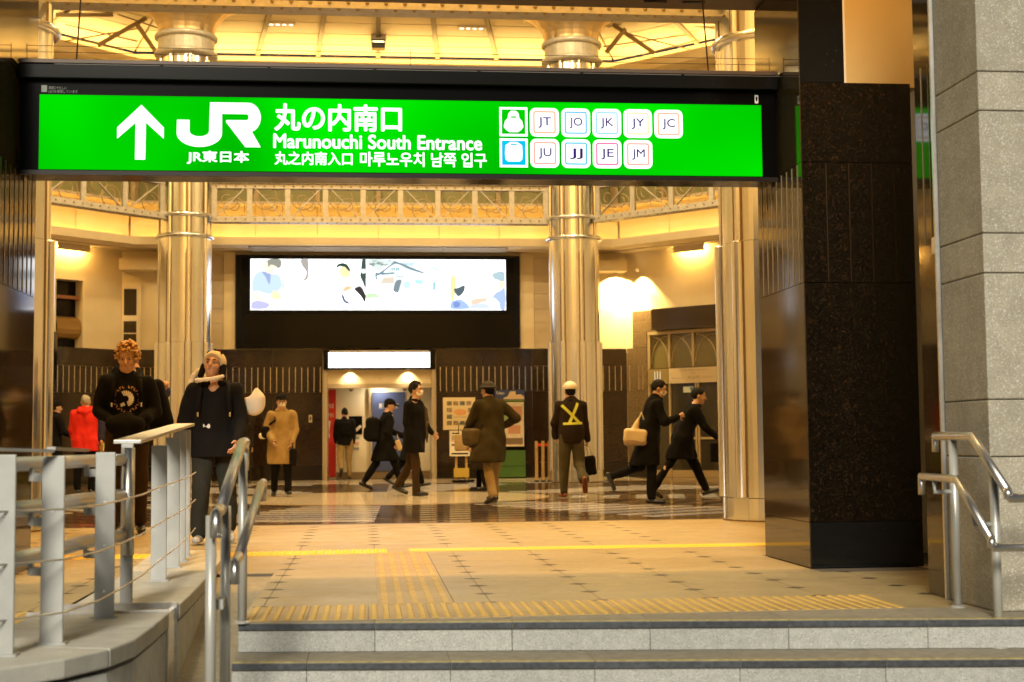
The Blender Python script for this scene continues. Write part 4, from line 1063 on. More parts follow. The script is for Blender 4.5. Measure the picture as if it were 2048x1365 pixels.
flat('orange_cloud', [(2.19 + 0.15 * math.cos(q) * (1 + 0.08 * math.sin(5 * q)), 1.58 + 0.075 * math.sin(q) * (1 + 0.1 * math.cos(7 * q))) for q in np.linspace(0, 6.1, 28)], mat('poster_orange', (0.80, 0.40, 0.18), 0.5), 33.946, PO)
MB().box(2.03, 2.36, 33.946, 33.949, 1.455, 1.465).build('caption_line', M_THD[1], PO)
PS = thing('small_poster', 'small white notice with a black arrow below the cream poster', 'poster', (2.1, 33.95, 0.74))
MB().box(1.93, 2.24, 33.95, 33.967, 0.73, 1.14).build('sheet', mat('poster_white', (0.80, 0.70, 0.52), 0.5), PS)
flat('arrow', [(1.99, 1.075), (2.03, 1.10), (2.03, 1.085), (2.17, 1.085), (2.17, 1.062), (2.03, 1.062), (2.03, 1.05)], M_BLACK, 33.946, PS)
for k in range(3):
    MB().box(1.98, 2.19, 33.946, 33.949, 0.93 + 0.035 * k, 0.945 + 0.035 * k).build('text_line', M_THD[2], PS)
MB().box(1.97, 2.06, 33.946, 33.949, 0.80, 0.90).build('red_mark', mat('mark_red', (0.6, 0.2, 0.12), 0.5), PS)
MP = thing('map_board', 'tall map board with blue header on a green cabinet behind the hat man', 'board', (3.35, 33.8, 0))
MB().box(2.98, 3.72, 33.62, 33.965, 0.0, 2.10).build('cabinet', M_BLACK, MP, bevel=0.01)
MB().box(2.99, 3.71, 33.60, 33.619, 0.03, 0.66).build('green_front', mat('cabinet_green', (0.045, 0.13, 0.02), 0.5), MP)
MB().box(2.99, 3.71, 33.60, 33.618, 0.28, 0.29).build('green_seam', M_BLACK, MP)
hd = MB().box(2.99, 3.70, 33.605, 33.619, 1.86, 2.09).build('header', mat('header_blue', (0.03, 0.05, 0.16), 0.5), MP)
text('lettering', 'Tokyo', 3.02, 3.22, 1.97, 2.05, 33.602, E_W, hd)
flat('header_picture', [(3.2, 1.90), (3.3, 1.94), (3.35, 2.05), (3.48, 2.06), (3.5, 1.97), (3.6, 1.99), (3.69, 1.93), (3.69, 1.87), (3.2, 1.87)], mat('picture_cream', (0.65, 0.5, 0.32), 0.5), 33.602, hd)
MB().box(2.99, 3.70, 33.605, 33.619, 1.82, 1.855).build('green_band', mat('band_green', (0.12, 0.22, 0.05), 0.5), MP)
mp = MB().box(3.02, 3.68, 33.606, 33.619, 0.75, 1.80).build('map_sheet', mat('map_cream', (0.62, 0.55, 0.42), 0.4, var=0.15, vscale=20), MP)
for (a, b, z0, z1, c) in ((3.05, 3.3, 1.3, 1.5, (0.2, 0.28, 0.12)), (3.3, 3.6, 1.05, 1.25, (0.5, 0.25, 0.16)), (3.1, 3.65, 0.8, 0.95, (0.18, 0.12, 0.08)), (3.3, 3.64, 1.35, 1.7, (0.5, 0.5, 0.48))):
    MB().box(a, b, 33.602, 33.605, z0, z1).build('map_block', mat('mb_%d' % int(c[0] * 100), c, 0.5), mp)
# stand with a notice, in front
SN = thing('notice_stand', 'low stand with a small white notice and yellow panel behind the hat man', 'stand', (1.98, 31.0, 0))
MB().box(1.80, 2.28, 30.85, 31.15, 0.0, 0.04).build('foot', M_BLACK, SN)
MB().box(1.88, 1.93, 30.98, 31.02, 0.04, 0.62).build('leg', M_WOOD, SN); MB().box(2.10, 2.15, 30.98, 31.02, 0.04, 0.62).build('leg', M_WOOD, SN)
MB().box(1.85, 2.18, 30.95, 30.975, 0.1, 0.3).build('yellow_panel', mat('stand_yellow', (0.5, 0.34, 0.05), 0.5), SN)
MB().box(1.76, 2.2, 30.92, 30.949, 0.56, 0.88).build('notice', mat('notice_white', (0.75, 0.68, 0.52), 0.5), SN)
for k in range(2): MB().box(1.80, 2.16, 30.915, 30.919, 0.60 + 0.19 * k, 0.63 + 0.19 * k).build('notice_band', M_BLACK, SN)
# barrier posts next to the column
BP = thing('barrier_posts', 'row of wooden barrier posts with a red rail beside the worker\'s column', 'barrier', (3.72, 30.4, 0))
for k in range(3):
    MB().box(3.56 + 0.14 * k, 3.625 + 0.14 * k, 30.37, 30.43, 0, 0.87).build('post', M_WOOD, BP, bevel=0.008)
    MB().box(3.55 + 0.14 * k, 3.635 + 0.14 * k, 30.36, 30.44, 0, 0.03).build('foot', M_BLACK, BP)
MB().box(3.626, 3.90, 30.385, 30.415, 0.76, 0.82).build('red_rail', mat('barrier_red', (0.6, 0.05, 0.02), 0.4), BP)
# ------------------------------------------------------------------ right diagonal wall: hotel entrance
def dpiece(parent, name, m, side, s0, s1, o0, o1, z0, z1, **k):
    return dbox(MB(), side, s0, s1, o0, o1, z0, z1).build(name, m, parent, **k)
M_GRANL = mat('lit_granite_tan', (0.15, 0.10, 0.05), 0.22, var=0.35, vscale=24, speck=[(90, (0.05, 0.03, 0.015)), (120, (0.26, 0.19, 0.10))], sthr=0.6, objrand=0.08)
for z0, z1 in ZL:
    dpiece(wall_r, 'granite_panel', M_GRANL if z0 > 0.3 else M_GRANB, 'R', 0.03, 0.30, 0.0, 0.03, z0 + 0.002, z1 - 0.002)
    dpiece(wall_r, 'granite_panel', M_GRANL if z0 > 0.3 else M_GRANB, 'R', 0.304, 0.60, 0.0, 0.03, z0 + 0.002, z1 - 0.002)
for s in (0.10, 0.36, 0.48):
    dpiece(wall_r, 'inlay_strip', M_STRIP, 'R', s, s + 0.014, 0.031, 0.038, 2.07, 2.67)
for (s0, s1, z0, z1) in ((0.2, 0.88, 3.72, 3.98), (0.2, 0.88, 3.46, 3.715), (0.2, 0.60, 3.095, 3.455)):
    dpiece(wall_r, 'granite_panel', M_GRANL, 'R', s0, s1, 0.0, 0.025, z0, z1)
HE = thing('hotel_entrance', 'glazed hotel entrance with three arched lights above a pale signboard', 'entrance', (dpt('R', 1.7, 0)[0], dpt('R', 1.7, 0)[1], 0))
M_HF = mat('entrance_bronze_frame', (0.52, 0.40, 0.22), 0.35, metal=0.5)
M_HG = mat('entrance_dark_glass', (0.035, 0.028, 0.015), 0.06, spec=0.7)
M_HGO = mat('entrance_olive_pane', (0.16, 0.13, 0.05), 0.15)
dpiece(HE, 'canopy_panel', mat('canopy_dark_gloss', (0.05, 0.03, 0.012), 0.16), 'R', 0.89, 4.0, 0.0, 0.25, 3.47, 3.98)
dpiece(HE, 'back_glass', M_HG, 'R', 0.625, 2.895, -0.25, -0.2, 0.0, 3.45)
dpiece(HE, 'top_rail', M_HF, 'R', 0.63, 2.89, -0.05, 0.03, 3.38, 3.455)
for s in (0.63, 1.20, 1.86, 2.52):
    dpiece(HE, 'mullion', M_HF, 'R', s, s + 0.06, -0.05, 0.02, 2.58, 3.38)
for s in (0.69, 1.26, 1.92):
    wdt = 0.51 if s < 1 else 0.60
    p = dpiece(HE, 'arched_pane', M_HGO, 'R', s, s + wdt, -0.045, -0.035, 2.58, 3.38)
    for sg_ in (1, -1):
        pts = []
        for q in np.linspace(0, 1, 12):
            a = R(90 * q); ss = s + (0.02 if sg_ > 0 else wdt - 0.02) + sg_ * (wdt * 0.9) * (1 - math.cos(a)); zz_ = 2.70 + 0.64 * math.sin(a)
            x, y = dpt('R', ss, -0.025); pts.append((x, y, zz_))
        MB().tube(pts, 0.012, 6).build('arch_bar', M_HF, p)
sb = dpiece(HE, 'logo_panel', mat('logo_panel_olive', (0.30, 0.22, 0.09), 0.4), 'R', 0.63, 1.22, 0.021, 0.05, 2.20, 2.56)
for k in range(3):
    dpiece(sb, 'logo_bar', emis('logo_bar_lit', (1.0, 0.80, 0.45), 0.9), 'R', 0.83 + 0.075 * k, 0.85 + 0.075 * k, 0.051, 0.055, 2.27, 2.50)
sb = dpiece(HE, 'signboard', mat('signboard_cream', (0.62, 0.50, 0.32), 0.45), 'R', 1.23, 2.89, 0.021, 0.05, 2.20, 2.56)
_o = dpt('R', 0, 0.053)
M_SBT = mat('signboard_print', (0.30, 0.21, 0.10), 0.5)
text('lettering', 'Tokyo Station Entrance', 1.55, 2.28, 2.47, 2.525, 0, M_SBT, sb, origin=_o, u_dir=ER)
text('lettering', 'HOTEL', 1.83, 1.97, 2.41, 2.44, 0, M_SBT, sb, origin=_o, u_dir=ER)
text('lettering', '丸の内', 1.75, 2.08, 2.29, 2.37, 0, M_SBT, sb, origin=_o, u_dir=ER)
text('lettering', 'Marunouchi', 1.32, 1.66, 2.31, 2.34, 0, M_SBT, sb, origin=_o, u_dir=ER)
text('lettering', 'Entrance', 2.16, 2.44, 2.31, 2.34, 0, M_SBT, sb, origin=_o, u_dir=ER)
for s in (0.63, 1.20, 1.92, 1.99, 2.84):
    dpiece(HE, 'door_stile', M_HF, 'R', s, s + 0.05, -0.06, 0.02, 0.0, 2.20)
for s0, s1 in ((0.68, 1.20), (1.25, 1.92), (2.04, 2.84)):
    d_ = dpiece(HE, 'door_glass', M_HG, 'R', s0, s1, -0.04, -0.03, 0.16, 2.19)
    if s0 > 1: dpiece(d_, 'push_bar', M_HF, 'R', s0, s1, -0.02, 0.02, 0.88, 0.93)
dpiece(HE, 'kick_plate', M_HF, 'R', 0.68, 2.84, -0.03, 0.0, 0.0, 0.16)
dpiece(HE, 'door_sticker', mat('sticker_pale', (0.55, 0.62, 0.5), 0.5), 'R', 1.58, 1.85, -0.028, -0.024, 1.98, 2.12)
dpiece(HE, 'door_sticker_blue', mat('sticker_blue', (0.05, 0.15, 0.35), 0.5), 'R', 1.77, 1.84, -0.0235, -0.021, 2.03, 2.10)
x_, y_ = dpt('R', 2.3, -0.15)
lp = thing('vestibule_lamp', 'small bright lamp seen through the hotel door glass', 'lamp', (x_, y_, 1.7))
dpiece(lp, 'diffuser', emis('vestibule_white', (0.9, 1.0, 0.85), 1.6), 'R', 2.15, 2.5, -0.19, -0.15, 1.64, 1.72)
dpiece(lp, 'housing', M_BLACK, 'R', 2.12, 2.53, -0.198, -0.191, 1.60, 1.76)

# left diagonal wall: dark opening with shutter, granite base, direction sign
for z0, z1 in ZL:
    for s0 in (0.03, 0.56, 1.09, 1.62, 2.15):
        dpiece(wall_l, 'granite_panel', M_GRAN if z0 > 0.3 else M_GRANB, 'L', s0, s0 + 0.526, 0.0, 0.03, z0 + 0.002, z1 - 0.002)
s = 0.1
while s < 2.6:
    dpiece(wall_l, 'inlay_strip', M_STRIP, 'L', s, s + 0.014, 0.031, 0.038, 2.07, 2.67); s += 0.146
op = thing('dark_wall_opening', 'dark recessed opening with a curved hood in the cream wall beside the left near column', 'opening', (dpt('L', 1.4, 0)[0], dpt('L', 1.4, 0)[1], 3.05))
dpiece(op, 'back', M_BLACK, 'L', 1.05, 1.75, -0.34, -0.30, 3.05, 4.63)
hood = MB(); hp = [dpt('L', 1.06, -0.02), dpt('L', 1.74, -0.02)]
for i in range(8):
    a0, a1 = R(10 + 20 * i), R(10 + 20 * (i + 1))
for i in range(7):
    za, zb = 3.55 + 0.26 * math.cos(R(25 * i)), 3.55 + 0.26 * math.cos(R(25 * (i + 1)))
    oa, ob = -0.25 + 0.22 * math.sin(R(25 * i)), -0.25 + 0.22 * math.sin(R(25 * (i + 1)))
    A0, A1 = dpt('L', 1.06, oa), dpt('L', 1.70, oa); B0, B1 = dpt('L', 1.06, ob), dpt('L', 1.70, ob)
    hood.add([(*A0, za), (*A1, za), (*B1, zb), (*B0, zb)], [(0, 1, 2, 3)])
hood.build('metal_hood', mat('hood_brass', (0.35, 0.22, 0.08), 0.3, metal=0.7), op, smooth=True)
dpiece(op, 'header', mat('opening_header', (0.30, 0.12, 0.04), 0.4), 'L', 1.06, 1.74, -0.2, -0.12, 4.20, 4.28)
vs_ = thing('vertical_lit_sign', 'narrow vertical lit sign with dark marks beside the left near column', 'sign', (-6.05, 28.2, 1.9))
MB().box(-6.12, -5.99, 28.0, 28.25, 2.15, 3.05).build('case', M_BLACK, vs_, bevel=0.004)
MB().box(-6.0, -5.988, 27.99, 27.999, 2.2, 3.0).build('edge', M_BLACK, vs_)
MB().box(-6.085, -6.03, 27.992, 27.999, 2.2, 2.85).build('lit_face', emis('vertical_sign_white', (1.0, 0.95, 0.85), 1.1), vs_)
for k in range(5): MB().box(-6.075, -6.04, 27.988, 27.991, 2.28 + 0.11 * k, 2.34 + 0.11 * k).build('mark', M_BLACK, vs_)
MB().box(-6.08, -6.03, 28.1, 28.15, 0, 2.149).build('post', M_BLACK, vs_)
# wall lamps high on the two diagonals (linear fittings under the ceiling) and the spots on the right corner
for side, s0, lb in (('L', 1.45, 'linear wall lamp glowing at the ceiling beside the left near column'), ('R', 1.95, 'linear wall lamp glowing at the ceiling above the hotel entrance')):
    x, y = dpt(side, s0, 0.16)
    t = thing('wall_washer', lb, 'lamp', (x, y, 5.3), 0, 'linear lamps at the diagonal walls')
    dpiece(t, 'tray', M_CREAM, side, s0 - 0.42, s0 + 0.42, 0.20, 0.225, 5.27, 5.42)
    dpiece(t, 'tube', emis('washer_tube', (1.0, 0.58, 0.15), 210), side, s0 - 0.38, s0 + 0.38, 0.12, 0.15, 5.33, 5.36)
downlight('corner_spot', 'spot lamp blazing down the cream wall corner right of the worker', 5.95, 33.72, 4.90, 300, 0.03, 0.45, 120, (0.10, 0.35, -1), (1.0, 0.74, 0.30), 'corner spot lamps', rad=0.05)
x, y = dpt('R', 0.50, 0.22)
downlight('corner_spot', 'spot lamp lighting the cream wall above and left of the hotel entrance', x, y, 4.92, 150, 0.03, 0.5, 95, (0.22, 0.2, -1), (1.0, 0.68, 0.24), 'corner spot lamps', rad=0.05)
# porch lamp that lights the pier and the plaster above the granite pillar
downlight('porch_lamp', 'recessed porch ceiling lamp over the gap between dark pillar and stone pier', 3.0, 8.45, 4.58, 13, 0.14, None, None, (0.1, 0.15, -1), (1.0, 0.58, 0.2))
pc = MB().box(2.0, 6.4, 7.31, 9.24, 4.66, 4.8); structure('porch_ceiling', pc, M_CREAMD)

# ------------------------------------------------------------------ planter wall with coping on the left
PW = thing('planter_wall', 'pale curved stone wall with coping under the grey fence', 'wall', (-1.4, 6.5, GZ))
ZC = 0.06
path1 = [(-3.6, 4.72), (-2.7, 4.80), (-2.05, 4.93), (-1.62, 5.10), (-1.34, 5.30), (-1.14, 5.52), (-1.02, 5.76), (-0.965, 6.02), (-0.955, 6.45), (-0.955, 6.95)]
path2 = [(-0.95, 7.30), (-0.955, 7.75), (-0.965, 8.2), (-0.98, 8.75), (-1.0, 9.3), (-1.02, 9.9), (-1.05, 10.5), (-1.08, 11.0)]
def offs(path, d):
    out = []
    for i, p in enumerate(path):
        a = Vector(path[max(0, i - 1)]); b = Vector(path[min(len(path) - 1, i + 1)]); t_ = (b - a).normalized()
        out.append((p[0] - t_.y * d, p[1] + t_.x * d))
    return out
for path, wd in ((path1, 0.62), (path2, 0.52)):
    inn = offs(path, wd); out_ = offs(path, -0.015); bk_ = offs(path, wd * 0.9)
    # coping stones: two path steps each
    step_ = 2
    for i in range(0, len(path) - 1, step_):
        j = min(i + step_, len(path) - 1)
        def inset(pa, pb, e):
            a = Vector(pa); b = Vector(pb); d_ = (b - a).normalized() * e; return tuple(a + d_), tuple(b - d_)
        o_ = out_[i:j + 1]; n_ = inn[i:j + 1]
        o0, _ = inset(o_[0], o_[1], 0.003); _, o1 = inset(o_[-2], o_[-1], 0.003)
        n0, _ = inset(n_[0], n_[1], 0.003); _, n1 = inset(n_[-2], n_[-1], 0.003)
        poly = [o0] + o_[1:-1] + [o1] + [n1] + n_[1:-1][::-1] + [n0]
        MB().prism(poly, ZC - 0.075, ZC).build('coping_stone', M_COPE, PW, bevel=0.008)
    # facing panels
    back = offs(path, 0.05)
    for i in range(len(path) - 1):
        a, b = Vector(path[i]), Vector(path[i + 1]); d_ = (b - a).normalized() * 0.002; c, e = Vector(back[i]), Vector(back[i + 1])
        MB().prism([tuple(a + d_), tuple(b - d_), tuple(e - d_), tuple(c + d_)], GZ, ZC - 0.094).build('facing_panel', M_WALLST, PW, bevel=0.003)
    core = [offs(path, 0.051)[i] for i in range(len(path))] + bk_[::-1]
    MB().prism(core, GZ, ZC - 0.076).build('core', M_GAP, PW)
MB().box(-0.975, -0.952, 6.972, 7.278, GZ, ZC - 0.01).build('mirror_panel', mat('mirror_steel', (0.72, 0.70, 0.66), 0.06, metal=1.0), PW)
# metal trim around the gap in the wall
for y0 in (6.955, 7.28):
    MB().box(-1.60, -0.945, y0, y0 + 0.015, GZ, ZC + 0.012).build('gap_trim', M_RAIL, PW)
MB().box(-1.585, -0.96, 6.972, 7.278, GZ, GZ + 0.4).build('gap_floor', M_COPE, PW)

# ------------------------------------------------------------------ grey fence standing on the wall
FN = thing('grey_fence', 'light grey metal fence with flat posts and thin cables along the ramp, nearest left', 'fence', (-1.22, 7.5, ZC))
fp = [(-2.2, 5.27), (-1.78, 5.40), (-1.45, 5.60), (-1.27, 5.90), (-1.22, 6.35), (-1.21, 6.80), (-1.205, 7.45), (-1.22, 8.05), (-1.235, 8.62), (-1.26, 9.3), (-1.285, 9.95), (-1.33, 10.75)]
posts = [(-1.80, 5.37, 0.78), (-1.385, 5.63, 0.76), (-1.265, 5.93, 0.75), (-1.215, 6.80, 0.76), (-1.22, 8.55, 0.79), (-1.262, 9.45, 0.84), (-1.285, 9.95, 0.88), (-1.31, 10.4, 0.90)]
for (x, y, h_) in posts:
    MB().box(x - 0.045, x + 0.045, y - 0.008, y + 0.008, ZC, ZC + h_).build('post', M_FPAINT, FN, bevel=0.003)
MB().box(-1.25, -1.19, 7.42, 7.45, GZ + 0.2, ZC + 0.8).build('post', M_FPAINT, FN, bevel=0.003)
MB().tube([(-1.21, 7.40, 0.30), (-1.21, 7.40, 0.84)], 0.032, 14).build('round_post', M_RAIL, FN, smooth=True)
# cables on the outside
for zc_ in (0.60, 0.40, 0.19):
    pts = []
    for i, p in enumerate(fp):
        x, y = offs(fp, -0.06)[i]
        pts.append((x, y, zc_ + 0.006 * math.sin(i * 1.1) + (0.016 * max(0, y - 7.5))))
    MB().tube(pts, 0.0045, 6).build('cable', M_RAIL, FN, smooth=True)
# flat top plate on the far half
fo = offs(fp, 0.09); fi = offs(fp, -0.05)
for i0, i1 in ((6, 11),):
    for i in range(i0, i1):
        za, zb = 0.86 + 0.012 * (i - 6) * 2.2, 0.86 + 0.012 * (i - 5) * 2.2
        vs = [(*fi[i], za), (*fi[i + 1], zb), (*fo[i + 1], zb), (*fo[i], za)]
        MB().add(vs + [(x, y, z + 0.02) for x, y, z in vs], [(3, 2, 1, 0), (4, 5, 6, 7), (0, 1, 5, 4), (1, 2, 6, 5), (2, 3, 7, 6), (3, 0, 4, 7)]).build('top_plate', M_RAIL, FN, bevel=0.003)
for i in range(0, 4):
    a, b = fp[i], fp[i + 1]
    MB().bar((*a, ZC + 0.782), (*b, ZC + 0.772), 0.035, 0.012).build('top_bar', M_FPAINT, FN)
# inner handrail tubes with brackets on the near half
ri = offs(fp, 0.13)
M_SAT = mat('satin_rail', (0.66, 0.65, 0.66), 0.40, metal=0.75)
for zc_, r_ in ((0.78, 0.030), (0.60, 0.032), (0.40, 0.032)):
    pts = [(*ri[i], zc_) for i in range(0, 6)] + [(ri[6][0] + 0.10, ri[6][1] - 0.06, zc_)]
    MB().tube(pts, r_, 14).build('inner_rail', M_SAT, FN, smooth=True)
    for (x, y, h_) in posts[:4]:
        MB().bar((x, y + 0.006, zc_ - 0.055), (x - 0.10, y + 0.07, zc_ - 0.055), 0.018, 0.035).build('bracket', M_FPAINT, FN)
        MB().bar((x - 0.10, y + 0.07, zc_ - 0.07), (x - 0.10, y + 0.07, zc_ - 0.02), 0.018, 0.035).build('bracket', M_FPAINT, FN)
for (x, y, h_) in posts:
    for dz_ in (0.12, 0.33, 0.53):
        MB().lathe([(0.007, 0), (0.007, 0.004)], 0, 0, n=8).xf(Matrix.Translation((x, y - 0.009, ZC + dz_)) @ Matrix.Rotation(R(90), 4, 'X')).build('bolt', M_RAIL, FN)
    MB().box(x - 0.06, x + 0.06, y - 0.035, y + 0.035, ZC, ZC + 0.007).build('foot_plate', M_FPAINT, FN)

# ------------------------------------------------------------------ handrails
def handrail(name, label, side):
    s = 1 if side == 'R' else -1
    t = thing(name, label, 'handrail', (2.9 if s > 0 else -0.6, 6.8, -0.14), 0, 'paired stair handrails')
    def tb(pts, r_, nm='rail', m=M_RAIL): return MB().tube(pts, r_, 16).build(nm, m, t, smooth=True)
    if s > 0:
        U, Lw = 2.95, 2.86
        tb([(U, 7.19, 0.862), (U, 6.73, 0.858), (U, 6.37, 0.605)], 0.022, 'upper_rail'); tb([(U, 7.19, 0.862), (U, 7.195, 0.78)], 0.018, 'rail_end')
        tb([(U, 6.37, 0.615), (U, 6.355, 0.57)], 0.022, 'upper_rail'); tb([(U, 6.355, 0.572), (U + 0.9, 6.28, 0.572)], 0.022, 'upper_rail')
        tb([(Lw, 7.17, 0.655), (Lw, 6.73, 0.650), (Lw, 6.36, 0.385)], 0.020, 'lower_rail'); tb([(Lw, 7.17, 0.655), (Lw, 7.175, 0.56)], 0.017, 'rail_end')
        tb([(Lw, 6.36, 0.395), (Lw, 6.345, 0.345)], 0.020, 'lower_rail'); tb([(Lw, 6.345, 0.347), (Lw + 0.9, 6.27, 0.347)], 0.020, 'lower_rail')
        tb([(2.955, 6.98, 0.0), (2.955, 6.98, 0.845)], 0.022, 'post', M_POSTP); tb([(2.97, 6.55, -0.14), (2.97, 6.55, 0.71)], 0.022, 'post', M_POSTP)
        tb([(2.955, 6.98, 0.58), (2.86, 7.0, 0.58), (2.86, 7.0, 0.635)], 0.012, 'bracket', M_FPAINT); tb([(2.97, 6.55, 0.44), (2.87, 6.56, 0.44), (2.865, 6.56, 0.50)], 0.012, 'bracket', M_FPAINT)
        for (x, y, z) in ((2.955, 6.98, 0.0), (2.97, 6.55, -0.14)): MB().lathe([(0.04, z + 0.0), (0.04, z + 0.006), (0.024, z + 0.012)], x, y, n=18).build('base_flange', M_POSTP, t)
    else:
        U, Lw = -0.62, -0.535
        tb([(U, 7.32, 0.862), (U, 7.14, 0.858), (U, 6.12, 0.575)], 0.025, 'upper_rail'); tb([(U, 7.32, 0.862), (U, 7.32, 0.72)], 0.02, 'rail_end')
        tb([(U, 6.12, 0.58), (U, 5.95, 0.565), (U, 5.945, 0.47)], 0.025, 'upper_rail')
        tb([(Lw, 7.42, 0.655), (Lw, 7.28, 0.650), (Lw, 6.04, 0.385)], 0.021, 'lower_rail'); tb([(Lw, 7.42, 0.655), (Lw, 7.42, 0.56)], 0.018, 'rail_end')
        tb([(Lw, 6.04, 0.388), (Lw, 5.86, 0.372), (Lw, 5.855, 0.29)], 0.021, 'lower_rail')
        tb([(-0.60, 6.97, 0.0), (-0.60, 6.97, 0.81)], 0.022, 'post', M_POSTP)
        tb([(-0.605, 6.20, -0.28), (-0.605, 6.20, 0.59)], 0.022, 'post', M_POSTP); tb([(-0.645, 6.0, -0.42), (-0.645, 6.0, 0.56)], 0.022, 'post', M_POSTP)
        tb([(-0.60, 6.97, 0.52), (-0.53, 6.99, 0.52), (-0.53, 7.0, 0.59)], 0.012, 'bracket', M_FPAINT); tb([(-0.60, 6.97, 0.64), (-0.61, 7.2, 0.64)], 0.014, 'bracket', M_FPAINT)
        MB().box(-0.65, -0.60, 6.05, 6.17, 0.17, 0.21).build('bracket', M_FPAINT, t)
        for (x, y, z) in ((-0.60, 6.97, 0.0), (-0.605, 6.20, -0.28)): MB().lathe([(0.04, z), (0.04, z + 0.006), (0.024, z + 0.012)], x, y, n=18).build('base_flange', M_POSTP, t)
    return t
handrail('stair_handrail', 'double steel handrail in front of the stone pier on the right', 'R')
handrail('stair_handrail', 'double steel handrail on tall posts at the left end of the steps', 'L')
# ------------------------------------------------------------------ people: smooth blended volumes turned into continuous meshes
class Field:
    def __init__(s, res): s.res = res; s.p = []; s.clips = []; s.noise = 0.0; s.nscale = 1.0; s.seed = 0
    def cone(s, a, b, ra, rb, k=0.02, fl=None, fk=1.0, op='u'):
        a = np.array(a, float); b = np.array(b, float)
        m = max(ra, rb) * max(1.0, fk) + k * 2 + 3 * s.res
        s.p.append(('c', np.minimum(a, b) - m, np.maximum(a, b) + m, k, op, (a, b, ra, rb, None if fl is None else np.array(fl, float), fk))); return s
    def ell(s, c, r, M=None, k=0.02, op='u'):
        c = np.array(c, float); r = np.array(r, float); m = r.max() + k * 2 + 3 * s.res
        s.p.append(('e', c - m, c + m, k, op, (c, r, None if M is None else np.array(M, float)))); return s
    def rbox(s, c, hsz, rr, M=None, k=0.01, op='u'):
        c = np.array(c, float); hsz = np.array(hsz, float); m = np.linalg.norm(hsz) + k * 2 + 3 * s.res
        s.p.append(('b', c - m, c + m, k, op, (c, hsz, rr, None if M is None else np.array(M, float)))); return s
    def clip(s, n, d): s.clips.append((np.array(n, float), d)); return s      # keep n.p < d
    def grid(s):
        u = [q for q in s.p if q[4] == 'u']
        lo = np.min([q[1] for q in u], 0); hi = np.max([q[2] for q in u], 0)
        n = np.ceil((hi - lo) / s.res).astype(int) + 1
        F = np.full(n, 0.5, np.float32)
        ax = [lo[i] + s.res * np.arange(n[i]) for i in range(3)]
        for kind, a, b, k, op, pr in s.p:
            i0 = np.clip(np.floor((a - lo) / s.res).astype(int), 0, n - 1); i1 = np.clip(np.ceil((b - lo) / s.res).astype(int) + 1, 1, n)
            if np.any(i1 <= i0): continue
            X = ax[0][i0[0]:i1[0], None, None]; Y = ax[1][None, i0[1]:i1[1], None]; Z = ax[2][None, None, i0[2]:i1[2]]
            if kind == 'c':
                A, B, ra, rb, fl, fk = pr; d = B - A; L2 = max(1e-9, d @ d)
                px, py, pz = X - A[0], Y - A[1], Z - A[2]
                t = np.clip((px * d[0] + py * d[1] + pz * d[2]) / L2, 0, 1)
                qx, qy, qz = px - t * d[0], py - t * d[1], pz - t * d[2]
                if fl is not None:
                    w_ = (qx * fl[0] + qy * fl[1] + qz * fl[2]) * (1 / fk - 1)
                    qx, qy, qz = qx + w_ * fl[0], qy + w_ * fl[1], qz + w_ * fl[2]
                D = np.sqrt(qx * qx + qy * qy + qz * qz) - (ra + (rb - ra) * t)
                if fl is not None: D = D * min(1.0, fk)
            else:
                c = pr[0]; M = pr[-1]; px, py, pz = X - c[0], Y - c[1], Z - c[2]
                if M is not None:
                    px, py, pz = [px * M[0][i] + py * M[1][i] + pz * M[2][i] for i in range(3)]   # columns of M = local axes
                if kind == 'e':
                    r = pr[1]
                    k0 = np.sqrt((px / r[0]) ** 2 + (py / r[1]) ** 2 + (pz / r[2]) ** 2)
                    k1 = np.sqrt((px / r[0] ** 2) ** 2 + (py / r[1] ** 2) ** 2 + (pz / r[2] ** 2) ** 2) + 1e-9
                    D = k0 * (k0 - 1) / k1
                else:
                    h_, rr = pr[1], pr[2]
                    qx, qy, qz = np.abs(px) - h_[0] + rr, np.abs(py) - h_[1] + rr, np.abs(pz) - h_[2] + rr
                    D = np.sqrt(np.maximum(qx, 0) ** 2 + np.maximum(qy, 0) ** 2 + np.maximum(qz, 0) ** 2) + np.minimum(np.maximum(qx, np.maximum(qy, qz)), 0) - rr
            sl = (slice(i0[0], i1[0]), slice(i0[1], i1[1]), slice(i0[2], i1[2]))
            G = F[sl]
            if op == 'u':
                h = np.clip(0.5 + 0.5 * (G - D) / k, 0, 1); F[sl] = G * (1 - h) + D * h - k * h * (1 - h)
            else:
                h = np.clip(0.5 - 0.5 * (G + D) / k, 0, 1); F[sl] = G * (1 - h) - D * h + k * h * (1 - h)
        X = ax[0][:, None, None]; Y = ax[1][None, :, None]; Z = ax[2][None, None, :]
        if s.noise:
            r_ = np.random.RandomState(s.seed); N_ = 0
            for q in range(7):
                w_ = r_.normal(size=3); w_ *= (16 + 9 * q) * s.nscale / np.linalg.norm(w_); w_[2] *= 0.55
                N_ = N_ + np.sin(X * w_[0] + Y * w_[1] + Z * w_[2] + r_.rand() * 6.28) * (1 / (1 + 0.45 * q))
            F = F + (s.noise * 0.4 * N_).astype(np.float32)
        for nrm, d in s.clips:
            F = np.maximum(F, (X * nrm[0] + Y * nrm[1] + Z * nrm[2] - d).astype(np.float32))
        return F, lo
